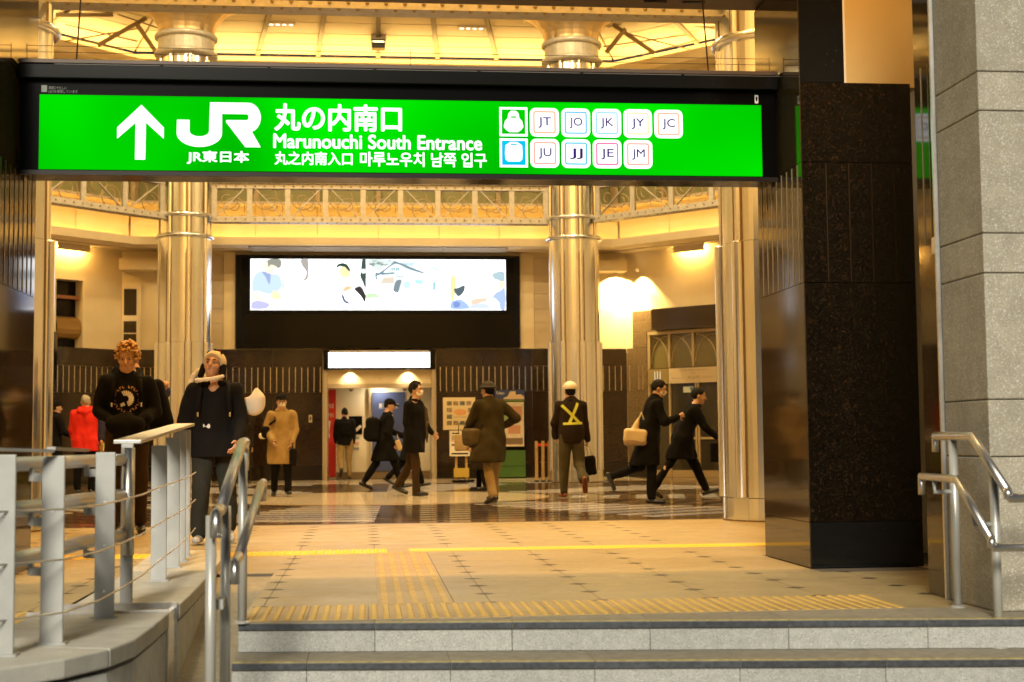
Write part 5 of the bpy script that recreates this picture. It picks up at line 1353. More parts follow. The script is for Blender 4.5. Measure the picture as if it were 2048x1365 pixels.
    def mesh(s):
        F, lo = s.grid(); res = s.res
        F[0] = F[-1] = 0.1; F[:, 0] = F[:, -1] = 0.1; F[:, :, 0] = F[:, :, -1] = 0.1
        S_ = F < 0; n = F.shape
        c = [S_[dx:n[0] - 1 + dx, dy:n[1] - 1 + dy, dz:n[2] - 1 + dz] for dx in (0, 1) for dy in (0, 1) for dz in (0, 1)]
        allv = np.logical_and.reduce(c); anyv = np.logical_or.reduce(c); act = anyv & ~allv
        idx = np.argwhere(act); cid = np.full(act.shape, -1, np.int64); cid[act] = np.arange(len(idx))
        val = np.stack([F[idx[:, 0] + dx, idx[:, 1] + dy, idx[:, 2] + dz] for dx in (0, 1) for dy in (0, 1) for dz in (0, 1)], 1)
        cor = np.array([(dx, dy, dz) for dx in (0, 1) for dy in (0, 1) for dz in (0, 1)], float)
        acc = np.zeros((len(idx), 3)); cnt = np.zeros(len(idx))
        for i in range(8):
            for j in range(i + 1, 8):
                if np.abs(cor[i] - cor[j]).sum() != 1: continue
                a, b = val[:, i], val[:, j]; m = (a < 0) != (b < 0)
                t = a[m] / (a[m] - b[m]); acc[m] += cor[i] + (cor[j] - cor[i]) * t[:, None]; cnt[m] += 1
        V = lo + (idx + acc / cnt[:, None]) * res
        quads = []
        for axs in range(3):
            a1, a2 = [(1, 2), (2, 0), (0, 1)][axs]
            sl0 = [slice(None)] * 3; sl1 = [slice(None)] * 3; sl0[axs] = slice(0, n[axs] - 1); sl1[axs] = slice(1, n[axs])
            ch = S_[tuple(sl0)] != S_[tuple(sl1)]
            e = np.argwhere(ch); e = e[(e[:, a1] > 0) & (e[:, a2] > 0) & (e[:, a1] < n[a1] - 1) & (e[:, a2] < n[a2] - 1)]
            def off(d1, d2):
                q = e.copy(); q[:, a1] += d1; q[:, a2] += d2; return cid[q[:, 0], q[:, 1], q[:, 2]]
            Q = np.stack([off(-1, -1), off(0, -1), off(0, 0), off(-1, 0)], 1)
            ins = S_[e[:, 0], e[:, 1], e[:, 2]]; Q[~ins] = Q[~ins][:, ::-1]
            quads.append(Q)
        Q = np.concatenate(quads); Q = Q[(Q >= 0).all(1)]
        return V, Q
    def build(s, name, m, parent):
        V, Q = s.mesh()
        me = bpy.data.meshes.new(name)
        me.vertices.add(len(V)); me.vertices.foreach_set('co', V.astype(np.float32).ravel())
        me.loops.add(len(Q) * 4); me.loops.foreach_set('vertex_index', Q.astype(np.int32).ravel())
        me.polygons.add(len(Q)); me.polygons.foreach_set('loop_start', np.arange(0, len(Q) * 4, 4, dtype=np.int32))
        me.polygons.foreach_set('use_smooth', np.ones(len(Q), bool))
        me.update(calc_edges=True); me.validate()
        me.materials.append(m)
        o = bpy.data.objects.new(name, me); COL.objects.link(o); o.parent = parent
        return o

def nz(v): v = np.array(v, float); return v / np.linalg.norm(v)
M_SKIN = mat('skin_warm', (0.52, 0.275, 0.165), 0.55, var=0.16, vscale=38, bump=0.15, bscale=240)
M_SKINA = mat('skin_tan', (0.46, 0.27, 0.17), 0.5, var=0.10, vscale=25)
M_LIP = mat('lips', (0.36, 0.12, 0.09), 0.45)
M_EYE = mat('eyes_dark', (0.015, 0.012, 0.01), 0.2)
M_EYEW = mat('eyes_white', (0.34, 0.28, 0.24), 0.35)
def cloth(name, c, r_=0.9, b=0.25): return mat(name, c, r_, var=0.10, vscale=9, bump=b, bscale=220, spec=0.12)
M_BLK = cloth('cloth_black', (0.0055, 0.005, 0.0048)); M_BLK2 = cloth('cloth_black_soft', (0.008, 0.007, 0.0065)); M_NAVY = cloth('cloth_navy', (0.006, 0.006, 0.009))
M_JEAN = cloth('cloth_dark_denim', (0.026, 0.026, 0.021)); M_KHAKI = cloth('cloth_khaki', (0.30, 0.21, 0.09)); M_BRN = cloth('cloth_brown', (0.040, 0.024, 0.012))
M_BEIGE = cloth('cloth_beige_coat', (0.31, 0.205, 0.08)); M_OLIVE = cloth('cloth_olive', (0.040, 0.031, 0.013)); M_REDC = cloth('cloth_red_shell', (0.62, 0.022, 0.012), 0.6)
M_BLUEC = cloth('cloth_blue', (0.045, 0.05, 0.16)); M_WORKT = cloth('cloth_work_trousers', (0.070, 0.062, 0.035)); M_WORKJ = cloth('cloth_work_jacket', (0.022, 0.014, 0.010))
M_GREYT = cloth('cloth_grey', (0.05, 0.045, 0.04)); M_WHITEC = cloth('cloth_white', (0.70, 0.66, 0.56)); M_DBRN = cloth('cloth_dark_brown', (0.022, 0.015, 0.009))
M_SHOEB = mat('shoe_black', (0.010, 0.009, 0.008), 0.35); M_SHOEW = mat('shoe_pale', (0.40, 0.37, 0.34), 0.6, var=0.3, vscale=40); M_SHOEO = mat('shoe_brown_orange', (0.20, 0.06, 0.02), 0.5, var=0.4, vscale=30)
M_HAIRB = mat('hair_black', (0.006, 0.005, 0.0045), 0.6, bump=0.8, bscale=140, spec=0.15); M_HAIRG = mat('hair_grey', (0.33, 0.28, 0.20), 0.6, bump=0.6, bscale=160)
M_HAIRC = mat('hair_ginger', (0.50, 0.27, 0.075), 0.55, var=0.35, vscale=40, bump=0.8, bscale=120); M_HAIRR = mat('hair_red_brown', (0.20, 0.08, 0.03), 0.6, bump=0.6, bscale=140)
M_MASK = mat('face_mask', (0.80, 0.76, 0.70), 0.7, bump=0.1, bscale=150)
M_HELM = mat('helmet_white', (0.74, 0.66, 0.50), 0.25)
M_HIVIS = mat('hivis_yellow', (0.55, 0.58, 0.06), 0.5); M_CREAMW = mat('plush_cream', (0.75, 0.66, 0.52), 0.9, bump=0.5, bscale=150)

def person(label, loc, rz, h, pose, top, trou, shoe, hair, skin=M_SKIN, res=0.012, group='people in the station'):
    S_ = h / 1.75
    root = thing('person', label, 'person', (loc[0], loc[1], 0.0), R(rz), group)
    g = lambda k_, d_: pose.get(k_, d_)
    lean = R(g('lean', 3)); tw = R(g('twist', 0)); sl = R(g('side', 0))
    T = nz((math.sin(sl), math.sin(lean), math.cos(lean)))
    xs = np.array((math.cos(tw), math.sin(tw), 0)); fw = np.array((-math.sin(tw), math.cos(tw), 0))
    P = np.zeros(3); J = {}
    for sd, sx in (('R', 1), ('L', -1)):
        hf, kn, ab, fp_ = g('leg' + sd, (0, 2, 3, 0))
        a, b, c = R(hf), R(hf - kn), R(ab)
        hip = P + np.array((sx * 0.09, 0, 0)) * S_
        knee = hip + np.array((sx * math.sin(c), math.sin(a) * math.cos(c), -math.cos(a) * math.cos(c))) * 0.43 * S_
        ank = knee + np.array((sx * math.sin(c) * 0.3, math.sin(b), -math.cos(b))) * 0.42 * S_
        fd = np.array((sx * 0.12, math.cos(R(fp_)), math.sin(R(fp_)))); fd /= np.linalg.norm(fd)
        fu = np.array((0, -math.sin(R(fp_)), math.cos(R(fp_))))
        J['hip' + sd], J['knee' + sd], J['ank' + sd] = hip, knee, ank
        J['heel' + sd] = ank - fd * 0.045 * S_ - fu * 0.045 * S_; J['toe' + sd] = ank + fd * 0.165 * S_ - fu * 0.052 * S_; J['fu' + sd] = fu
    sole = min(min(J['heel' + q][2], J['toe' + q][2]) for q in 'RL') - 0.034 * S_
    dz = np.array((0, 0, -sole))
    P = P + dz
    for k_ in J:
        if not k_.startswith('fu'): J[k_] = J[k_] + dz
    chest = P + T * 0.36 * S_; nb_ = P + T * 0.535 * S_; shc = P + T * 0.475 * S_
    for sd, sx in (('R', 1), ('L', -1)):
        f_, a_, e_, i_ = [R(q) for q in g('arm' + sd, (3, 8, 12, 5))]
        sh = shc + xs * sx * 0.178 * S_
        ud = xs * (sx * math.sin(a_)) + fw * (math.sin(f_) * math.cos(a_)) + np.array((0, 0, -math.cos(f_) * math.cos(a_)))
        el = sh + ud * 0.285 * S_
        fdv = nz(xs * (sx * (0.5 * math.sin(a_) - math.sin(i_))) + fw * (math.sin(f_ + e_) * math.cos(i_)) + np.array((0, 0, -math.cos(f_ + e_) * math.cos(i_))))
        wr_ = el + fdv * 0.245 * S_
        J['sh' + sd], J['el' + sd], J['wr' + sd], J['fd' + sd] = sh, el, wr_, fdv
    hy, hp, ht = R(g('hyaw', 0)), R(g('hpitch', 0)), R(g('htilt', 0))
    Hm = np.array(Matrix.Rotation(tw + hy, 3, 'Z') @ Matrix.Rotation(hp, 3, 'X') @ Matrix.Rotation(ht, 3, 'Y'))
    nd = nz(T + np.array((0, 0.05, 0.6)))
    hc = nb_ + nd * 0.155 * S_ + Hm @ np.array((0, 0.018, 0.0)) * S_
    hs = S_ * g('headscale', 1.0)
    H_ = lambda x, y, z: hc + Hm @ (np.array((x, y, z)) * hs)
    J['head'] = hc; J['Hm'] = Hm
    # ---- body: one continuous skin mesh
    f = Field(res * 0.85)
    f.ell(H_(0, -0.008, 0.028), np.array((0.076, 0.097, 0.098)) * hs, Hm)
    f.ell(H_(0, 0.024, -0.045), np.array((0.058, 0.066, 0.072)) * hs, Hm, 0.03)
    f.ell(H_(0, 0.055, -0.088), np.array((0.026, 0.026, 0.024)) * hs, Hm, 0.03)
    f.cone(H_(-0.04, 0.076, 0.030), H_(0.04, 0.076, 0.030), 0.016 * hs, 0.016 * hs, 0.015)
    for sx in (1, -1):
        f.ell(H_(sx * 0.032, 0.103, 0.008), np.array((0.021, 0.018, 0.014)) * hs, Hm, 0.012, op='s')
        f.ell(H_(sx * 0.042, 0.066, -0.026), np.array((0.024, 0.022, 0.022)) * hs, Hm, 0.02)
        f.ell(H_(sx * 0.078, -0.012, -0.004), np.array((0.011, 0.021, 0.034)) * hs, Hm, 0.006)
    f.cone(H_(0, 0.088, 0.016), H_(0, 0.112, -0.030), 0.009 * hs, 0.015 * hs, 0.010)
    f.cone(H_(-0.018, 0.082, -0.062), H_(0.018, 0.082, -0.062), 0.009 * hs, 0.009 * hs, 0.008)
    f.cone(H_(0, -0.012, -0.05), nb_ - T * 0.03, 0.054 * S_, 0.062 * S_, 0.03)
    f.cone(nb_ - T * 0.05, P + T * 0.05, 0.11 * S_, 0.12 * S_, 0.06, fw, 0.65)
    for sd, sx in (('R', 1), ('L', -1)):
        f.cone(shc, J['sh' + sd], 0.055 * S_, 0.045 * S_, 0.04); f.cone(J['sh' + sd], J['el' + sd], 0.042 * S_, 0.035 * S_); f.cone(J['el' + sd], J['wr' + sd], 0.036 * S_, 0.027 * S_)
        f.cone(P, J['hip' + sd], 0.10 * S_, 0.08 * S_, 0.04); f.cone(J['hip' + sd], J['knee' + sd], 0.072 * S_, 0.05 * S_); f.cone(J['knee' + sd], J['ank' + sd], 0.05 * S_, 0.036 * S_)
        # hand: flat palm, four unequal curled fingers, thumb from the side
        d_ = J['fd' + sd]; wr_ = J['wr' + sd]
        inn = nz(xs * -sx - d_ * (d_ @ (xs * -sx)))            # palm normal, towards the body
        acr = np.cross(d_, inn)                                # across the palm
        if acr @ fw < 0 and abs(acr @ fw) > 0.2: acr = -acr
        curl = g('curl' + sd, 35)
        pe = wr_ + d_ * 0.078 * S_
        f.cone(wr_, pe, 0.026 * S_, 0.038 * S_, 0.012, inn, 0.48)
        for q, (o_, ln) in enumerate(((0.030, 0.068), (0.010, 0.078), (-0.010, 0.073), (-0.029, 0.058))):
            b0 = pe + acr * o_ * S_; c1, c2 = R(curl * 0.6), R(curl * 1.6)
            d1 = d_ * math.cos(c1) + inn * math.sin(c1); d2 = d_ * math.cos(c2) + inn * math.sin(c2)
            b1 = b0 + d1 * ln * 0.55 * S_; b2 = b1 + d2 * ln * 0.5 * S_
            f.cone(b0, b1, 0.0098 * S_, 0.009 * S_, 0.004); f.cone(b1, b2, 0.009 * S_, 0.0075 * S_, 0.003)
        t0 = wr_ + d_ * 0.022 * S_ + acr * 0.028 * S_; t1 = t0 + nz(d_ * 0.7 + acr * 0.8 + inn * 0.3) * 0.038 * S_; t2 = t1 + nz(d_ + acr * 0.25 + inn * 0.5) * 0.032 * S_
        f.cone(t0, t1, 0.013 * S_, 0.011 * S_, 0.008); f.cone(t1, t2, 0.011 * S_, 0.008 * S_, 0.004)
        J['hand' + sd] = wr_ + d_ * 0.085 * S_
    body = f.build('body', skin, root)
    for sx in (1, -1):
        e = MB().sphere(H_(sx * 0.032, 0.083, 0.008), 0.0115 * hs, 10, 7).build('eye', M_EYEW, body, local=True, smooth=True)
        MB().sphere(H_(sx * 0.032, 0.0905, 0.007), 0.0068 * hs, 8, 6).build('iris', M_EYE, e, local=True, smooth=True)
        MB().tube([tuple(H_(sx * 0.014, 0.094, 0.031)), tuple(H_(sx * 0.032, 0.094, 0.037)), tuple(H_(sx * 0.052, 0.080, 0.030))], 0.0045 * hs, 6).build('eyebrow', hair[1], body, local=True, smooth=True)
    MB().tube([tuple(H_(-0.024, 0.084, -0.062)), tuple(H_(0, 0.0915, -0.060)), tuple(H_(0.024, 0.084, -0.062))], [0.003 * hs, 0.0055 * hs, 0.003 * hs], 6).build('lips', M_LIP, body, local=True, smooth=True)
    # ---- trousers
    lt = trou[1]
    f = Field(res); f.noise = 0.016; f.seed = int(abs(loc[0]) * 37 + 5); f.nscale = 1.0
    f.cone(J['hipR'] + T * 0.03, J['hipL'] + T * 0.03, 0.098 * S_, 0.098 * S_, 0.03); f.cone(P, P + T * 0.10 * S_, 0.135 * S_, 0.13 * S_, 0.03, fw, 0.75)
    for sd in 'RL':
        f.cone(J['hip' + sd], J['knee' + sd], 0.090 * S_ * lt, 0.066 * S_ * lt, 0.02); f.cone(J['knee' + sd], J['ank' + sd] + (J['knee' + sd] - J['ank' + sd]) * 0.04, 0.064 * S_ * lt, 0.056 * S_ * lt, 0.02)
    f.build('trousers', trou[0], root)
    # ---- shoes
    for sd in 'RL':
        f = Field(res * 0.9); fu = J['fu' + sd]
        f.cone(J['heel' + sd], J['toe' + sd], 0.036 * S_, 0.034 * S_, 0.012); f.cone(J['heel' + sd] + (J['toe' + sd] - J['heel' + sd]) * 0.55, J['toe' + sd], 0.043 * S_, 0.040 * S_, 0.012, fu, 0.8)
        f.cone(J['ank' + sd] + fu * 0.01, J['heel' + sd] + (J['toe' + sd] - J['heel' + sd]) * 0.3, 0.043 * S_, 0.040 * S_, 0.02)
        f.clip(-fu, -(fu @ J['heel' + sd]) + 0.033 * S_)
        f.build('shoe', shoe, root)
    # ---- top garment
    tm, tl, lo_ = top[0], top[1], top[2]
    f = Field(res); f.noise = 0.020; f.seed = int(abs(loc[1]) * 31 + 3); f.nscale = 0.9
    f.cone(P + T * 0.04, chest, 0.160 * S_ * lo_, 0.172 * S_ * lo_, 0.03, fw, 0.70)
    f.cone(J['shR'] * 0.85 + shc * 0.15 - T * 0.015, J['shL'] * 0.85 + shc * 0.15 - T * 0.015, 0.078 * S_, 0.078 * S_, 0.05)
    f.cone(nb_ - T * 0.03, nb_ + nd * 0.03, 0.088 * S_, 0.072 * S_, 0.05)
    for sd in 'RL':
        ra = 0.060 * S_ * lo_
        f.cone(J['sh' + sd], J['el' + sd], ra * 1.05, ra * 0.92, 0.03); f.cone(J['el' + sd], J['wr' + sd] - J['fd' + sd] * 0.01, ra * 0.92, ra * 0.72, 0.02)
    zh = P[2] - 0.10 * S_
    if tl > 0.12:
        zh = P[2] - tl * S_
        low = (J['kneeR'] + J['kneeL'] + J['hipR'] + J['hipL']) / 4; low = P + (low - P) / max(1e-3, abs((low - P)[2])) * tl * S_ * 1.05
        low = low + np.array(g('hem_shift', (0, 0, 0)))
        f.cone(P + T * 0.1 * S_, low, 0.165 * S_ * lo_, (0.175 + 0.10 * tl) * S_ * lo_, 0.05, fw, 0.78)
        for sd in 'RL': f.cone(J['hip' + sd], J['hip' + sd] + (J['knee' + sd] - J['hip' + sd]) * min(1, tl / 0.43), 0.112 * S_ * lo_, 0.10 * S_ * lo_, 0.06)
    else:
        f.cone(P - T * 0.06 * S_, P + T * 0.1 * S_, 0.158 * S_ * lo_, 0.158 * S_ * lo_, 0.04, fw, 0.78)
    f.clip((0, 0, -1), -zh)
    topo = f.build('jacket' if tl < 0.3 else 'coat', tm, root)
    if g('hood', False):
        f = Field(res); f.cone(nb_ - fw * 0.07 + xs * 0.09, nb_ - fw * 0.07 - xs * 0.09, 0.06 * S_, 0.06 * S_, 0.04); f.cone(nb_ - fw * 0.11 - T * 0.03, nb_ - fw * 0.10 - T * 0.12, 0.07, 0.05, 0.04)
        f.cone(nb_ + xs * 0.08 + fw * 0.03, nb_ - fw * 0.05 + xs * 0.09 + T * 0.05, 0.035, 0.04, 0.03); f.cone(nb_ - xs * 0.08 + fw * 0.03, nb_ - fw * 0.05 - xs * 0.09 + T * 0.05, 0.035, 0.04, 0.03)
        f.noise = 0.012; f.build('hood', tm, root)
    if g('collar', False):
        f = Field(res)
        for q in range(10):
            a0, a1 = R(35 + 29 * q), R(35 + 29 * (q + 1))
            c_ = nb_ + nd * 0.005
            f.cone(c_ + fw * math.cos(a0) * 0.075 * S_ + xs * math.sin(a0) * 0.085 * S_, c_ + fw * math.cos(a1) * 0.075 * S_ + xs * math.sin(a1) * 0.085 * S_, 0.028, 0.028, 0.015)
        f.build('collar', g('collar_mat', tm), root)
    # ---- hair and head wear
    kind, hm = hair[0], hair[1]
    if kind in ('short', 'messy', 'side'):
        f = Field(res * 0.8); f.ell(H_(0, -0.014, 0.034), np.array((0.086, 0.104, 0.106)) * hs, Hm)
        if kind == 'messy':
            r_ = random.Random(3)
            for q in range(26):
                a = r_.random() * 6.28; b = r_.random() * 1.2
                f.ell(H_(0.075 * math.cos(a) * math.sin(b), -0.005 + 0.09 * math.sin(a) * math.sin(b), 0.04 + 0.098 * math.cos(b)), np.array((0.02, 0.024, 0.026)) * hs, None, 0.008)
        n_ = Hm @ nz((0, 0.72, -0.69)); f.clip(n_, float(n_ @ H_(0, 0.068, 0.062)))
        n2 = Hm @ nz((0, 0.0, -1)); f.clip(n2, float(n2 @ H_(0, 0, -0.055)))
        f.noise = 0.010; f.nscale = 3.0; f.build('hair', hm, root)
    elif kind == 'curly':
        f = Field(res * 0.6); r_ = random.Random(11)
        f.ell(H_(0, -0.018, 0.038), np.array((0.084, 0.100, 0.100)) * hs, Hm)
        for q in range(430):
            a = r_.random() * 6.283; b = math.acos(1 - r_.random() * 1.25); rr = r_.uniform(1.0, 1.34)
            x, y, z = 0.088 * rr * math.cos(a) * math.sin(b), -0.018 + 0.10 * rr * math.sin(a) * math.sin(b), 0.040 + 0.108 * rr * math.cos(b)
            if y > 0.062 and z < 0.066: continue
            sz_ = r_.uniform(0.007, 0.0135); f.ell(H_(x, y, z), np.array((sz_, sz_ * r_.uniform(0.8, 1.5), sz_ * r_.uniform(0.7, 1.2))) * hs, None, 0.004)
        f.build('hair', hm, root)
    if kind in ('cap', 'bucket', 'helmet', 'beanie', 'plush'):
        f = Field(res * 0.8)
        f.ell(H_(0, -0.014, 0.020), np.array((0.083, 0.103, 0.108)) * hs, Hm); n_ = Hm @ nz((0, 0.75, -0.66)); f.clip(n_, float(n_ @ H_(0, 0.03, 0.04))); n2 = Hm @ np.array((0, 0, -1.0)); f.clip(n2, float(n2 @ H_(0, 0, -0.06)))
        f.build('hair', hm, root)
        f = Field(res * 0.8); hatm = hair[2]
        n2 = Hm @ np.array((0, 0, -1.0))
        if kind == 'cap':
            f.ell(H_(0, -0.010, 0.050), np.array((0.094, 0.112, 0.098)) * hs, Hm); f.clip(n2, float(n2 @ H_(0, 0, 0.045))); hat = f.build('cap', hatm, root)
            f = Field(res * 0.7); f.ell(H_(0, 0.10, 0.050), np.array((0.075, 0.075, 0.012)) * hs, Hm); f.build('brim', hatm, hat)
        elif kind == 'beanie':
            f.ell(H_(0, -0.010, 0.045), np.array((0.092, 0.110, 0.105)) * hs, Hm); f.clip(n2, float(n2 @ H_(0, 0, 0.042))); f.noise = 0.006; f.build('beanie', hatm, root)
        elif kind == 'bucket':
            f.ell(H_(0, -0.010, 0.060), np.array((0.096, 0.114, 0.085)) * hs, Hm); f.ell(H_(0, -0.005, 0.048), np.array((0.128, 0.148, 0.020)) * hs, Hm, 0.02); f.clip(n2, float(n2 @ H_(0, 0, 0.030))); hat = f.build('hat', hatm, root)
        elif kind == 'helmet':
            f.ell(H_(0, -0.010, 0.062), np.array((0.112, 0.132, 0.105)) * hs, Hm); f.clip(n2, float(n2 @ H_(0, 0, 0.040))); hat = f.build('helmet', hatm, root)
            f = Field(res * 0.7); f.ell(H_(0, 0.0, 0.048), np.array((0.122, 0.145, 0.014)) * hs, Hm); f.build('helmet_rim', hatm, hat)
            f = Field(res * 0.6); f.ell(H_(0, -0.008, 0.058), np.array((0.1145, 0.1345, 0.09)) * hs, Hm); f.clip(n2, float(n2 @ H_(0, 0, 0.062))); f.clip(-n2, float(-n2 @ H_(0, 0, 0.072))); f.build('helmet_band', M_BLK, hat)
        elif kind == 'plush':
            f.ell(H_(0, -0.014, 0.045), np.array((0.100, 0.116, 0.108)) * hs, Hm)
            n_ = Hm @ nz((0, 0.80, -0.6)); f.clip(n_, float(n_ @ H_(0, 0.066, 0.055))); f.clip(n2, float(n2 @ H_(0, 0, -0.07))); f.noise = 0.006
            hat = f.build('plush_hat', hatm, root)
            r_ = random.Random(5)
            for q in range(5):
                a = R(-44 + 22 * q); MB().sphere(H_(0.092 * math.sin(a), 0.040 - 0.03 * (q % 2), 0.055 + 0.092 * math.cos(a)), 0.011, 8, 6).build('hat_patch', M_REDC if q % 2 else M_BLK, hat, local=True, smooth=True)
            for sx in (1, -1):
                f = Field(res * 0.8); f.cone(H_(sx * 0.09, 0.0, 0.0), H_(sx * 0.10, 0.02, -0.10), 0.03, 0.026, 0.02); f.build('ear_flap', M_BLK, hat)
    if pose.get('mask'):
        f = Field(res * 0.7); f.ell(H_(0, 0.030, -0.038), np.array((0.066, 0.072, 0.064)) * hs, Hm); f.ell(H_(0, 0.088, -0.030), np.array((0.026, 0.026, 0.034)) * hs, Hm, 0.02)
        n_ = Hm @ np.array((0, -1.0, 0)); f.clip(n_, float(n_ @ H_(0, 0.022, 0))); f.clip(Hm @ np.array((0, 0.25, 0.97)), float((Hm @ np.array((0, 0.25, 0.97))) @ H_(0, 0.09, 0.004)))
        f.build('face_mask', M_MASK, root)
    J['root'] = root; J['topo'] = topo; J['H'] = H_; J['S'] = S_; J['P'] = P; J['T'] = T; J['fw'] = fw; J['xs'] = xs; J['shc'] = shc; J['nb'] = nb_; J['chest'] = chest
    return J
def wpos(J, p):
    r_ = J['root']; a = r_.rotation_euler.z; c, s = math.cos(a), math.sin(a)
    return Vector((r_.location.x + c * p[0] - s * p[1], r_.location.y + s * p[0] + c * p[1], p[2]))
def held(name, label, cat, J, p):
    """a thing carried by a person: own top-level object at world position of local point p, turned like the person"""
    w_ = wpos(J, p); t = thing(name, label, cat, (w_.x, w_.y, w_.z), J['root'].rotation_euler.z); return t
def project(J, polys, name, m, parent, y0=0.6, sgn=-1, lift=0.003, both=False):
    """print laid on the garment: polygons in local (x,z), cast along y onto the cloth"""
    from mathutils.bvhtree import BVHTree
    me = J['topo'].data
    bv = BVHTree.FromPolygons([v.co.copy() for v in me.vertices], [tuple(p.vertices) for p in me.polygons])
    b = MB()
    for poly in polys:
        vs = []
        for x, z in poly:
            hit = bv.ray_cast(Vector((x, y0, z)), Vector((0, sgn, 0)))
            if hit[0] is None: vs = None; break
            vs.append((x, hit[0].y - sgn * lift, z))
        if vs: b.add(vs, [tuple(range(len(vs)))])
    if b.v: return b.build(name, m, parent, local=True)
# ------------------------------------------------------------------ the people and what they carry
NEAR = 0.0095
# curly-haired youth in the black printed hoodie, coming towards the camera
J = person('curly ginger haired youth in a black hoodie with a round white print, hands in pocket', (-2.29, 13.9), 187, 1.80,
           dict(legR=(10, 12, 3, 0), legL=(-6, 14, 3, -12), armR=(2, 14, 62, 38), armL=(2, 14, 62, 38), hyaw=-6, hpitch=-8, lean=2, hood=True, curlR=60, curlL=60),
           (M_BLK, 0.10, 1.16), (M_BRN, 1.15), M_SHOEB, ('curly', M_HAIRC), M_SKIN, NEAR)
cz0 = J['chest'][2] - 0.045
ring = []
for k in range(26):                                             # ring of letter-like strokes
    a0 = 2 * math.pi * k / 26; 
    if k in (6, 19): continue
    a1 = a0 + 0.15; r0, r1 = 0.104, 0.128
    ring.append([(r0 * math.cos(a0), cz0 + r0 * math.sin(a0)), (r1 * math.cos(a0), cz0 + r1 * math.sin(a0)), (r1 * math.cos(a0 + 0.05), cz0 + r1 * math.sin(a0 + 0.05)), (r0 * math.cos(a0 + 0.05), cz0 + r0 * math.sin(a0 + 0.05))])
    if k % 2: ring.append([(r0 * math.cos(a0 + .05), cz0 + r0 * math.sin(a0 + .05)), (r0 + 0.008) and ((r0 + .008) * math.cos(a0 + .05), cz0 + (r0 + .008) * math.sin(a0 + .05)), ((r0 + .008) * math.cos(a1), cz0 + (r0 + .008) * math.sin(a1)), (r0 * math.cos(a1), cz0 + r0 * math.sin(a1))])
    else: ring.append([((r1 - .008) * math.cos(a0 + .05), cz0 + (r1 - .008) * math.sin(a0 + .05)), (r1 * math.cos(a0 + .05), cz0 + r1 * math.sin(a0 + .05)), (r1 * math.cos(a1), cz0 + r1 * math.sin(a1)), ((r1 - .008) * math.cos(a1), cz0 + (r1 - .008) * math.sin(a1))])
M_PRT = mat('hoodie_print_orange', (0.48, 0.26, 0.14), 0.8); M_PRW = mat('hoodie_print_white', (0.70, 0.66, 0.60), 0.8)
project(J, ring, 'print_ring', M_PRT, J['topo'])
feath = []
for k in range(12):                                             # feathered white emblem
    a = R(60 + 16 * k); b_ = R(60 + 16 * (k + 0.8)); c = (0.01, cz0 + 0.0)
    feath.append([(c[0] + 0.03 * math.cos(a), c[1] + 0.03 * math.sin(a)), (c[0] + 0.082 * math.cos(a), c[1] + 0.082 * math.sin(a)), (c[0] + 0.072 * math.cos(b_), c[1] + 0.072 * math.sin(b_)), (c[0] + 0.03 * math.cos(b_), c[1] + 0.03 * math.sin(b_))])
feath.append([(-0.02, cz0 - 0.045), (-0.06, cz0 - 0.02), (-0.066, cz0 + 0.012), (-0.05, cz0 + 0.03), (-0.02, cz0 + 0.028)])
feath.append([(0.05, cz0 - 0.078), (0.06, cz0 - 0.05), (0.025, cz0 - 0.03), (0.01, cz0 - 0.06)])
project(J, [[(-x, z) for x, z in p][::-1] if False else p for p in feath], 'print_emblem', M_PRW, J['topo'])
hm_ = (J['handR'] + J['handL']) / 2
f = Field(0.011); f.cone(J['handR'] + J['xs'] * 0.03, J['handL'] - J['xs'] * 0.03, 0.075, 0.075, 0.03, J['fw'], 0.9); f.cone(hm_ - np.array((0, 0.05, 0.08)), hm_ - np.array((0, 0.05, -0.03)), 0.12, 0.10, 0.05); f.noise = 0.012
f.build('pouch_pocket', M_BLK, J['root'])
f = Field(0.010); f.ell(tuple(J['nb'] + J['fw'] * 0.045 + J['T'] * 0.005), (0.055, 0.04, 0.035)); f.build('shirt_collar', M_WHITEC, J['root'])
def backpack(label, J, m, w_=0.15, d_=0.09, hh=0.22, off=(0, 0, 0), straps=True, tilt=0):
    c = J['chest'] - J['fw'] * (0.17 * J['S'] + d_ * 0.6) - J['T'] * 0.06 + np.array(off)
    t = held('backpack', label, 'backpack', J, c)
    f = Field(0.014); Mm = np.array(Matrix.Rotation(R(tilt), 3, 'Y'))
    f.rbox((0, 0, 0), (w_, d_, hh), 0.06, Mm); f.rbox((0, -d_ * 0.8, -hh * 0.3), (w_ * 0.75, d_ * 0.5, hh * 0.5), 0.04, Mm, 0.03); f.noise = 0.01
    o = f.build('pack', m, t)
    MB().tube([(-0.03, 0, hh), (-0.03, 0, hh + 0.03), (0.03, 0, hh + 0.03), (0.03, 0, hh)], 0.008, 6).build('grab_loop', m, t, local=True, smooth=True)
    if straps:
        for sx in (1, -1):
            pts = [J['shc'] + J['xs'] * sx * 0.10 - J['fw'] * 0.10 - c + J['T'] * 0.03, J['shc'] + J['xs'] * sx * 0.115 + J['T'] * 0.075 - c, J['shc'] + J['xs'] * sx * 0.12 + J['fw'] * 0.115 - J['T'] * 0.02 - c, J['chest'] + J['xs'] * sx * 0.135 + J['fw'] * 0.135 - J['T'] * 0.08 - c]
            MB().tube([tuple(p) for p in pts], 0.024, 8).build('strap', m, t, local=True, smooth=True)
            MB().tube([tuple(pts[3]), tuple(pts[3] - J['T'] * 0.04)], 0.008, 6).build('buckle', M_RAIL, t, local=True)
    return t
backpack('black backpack hanging on the curly-haired youth, bulging past his arm', J, M_BLK, 0.20, 0.10, 0.24, off=(-0.19, 0.02, -0.05), tilt=14)

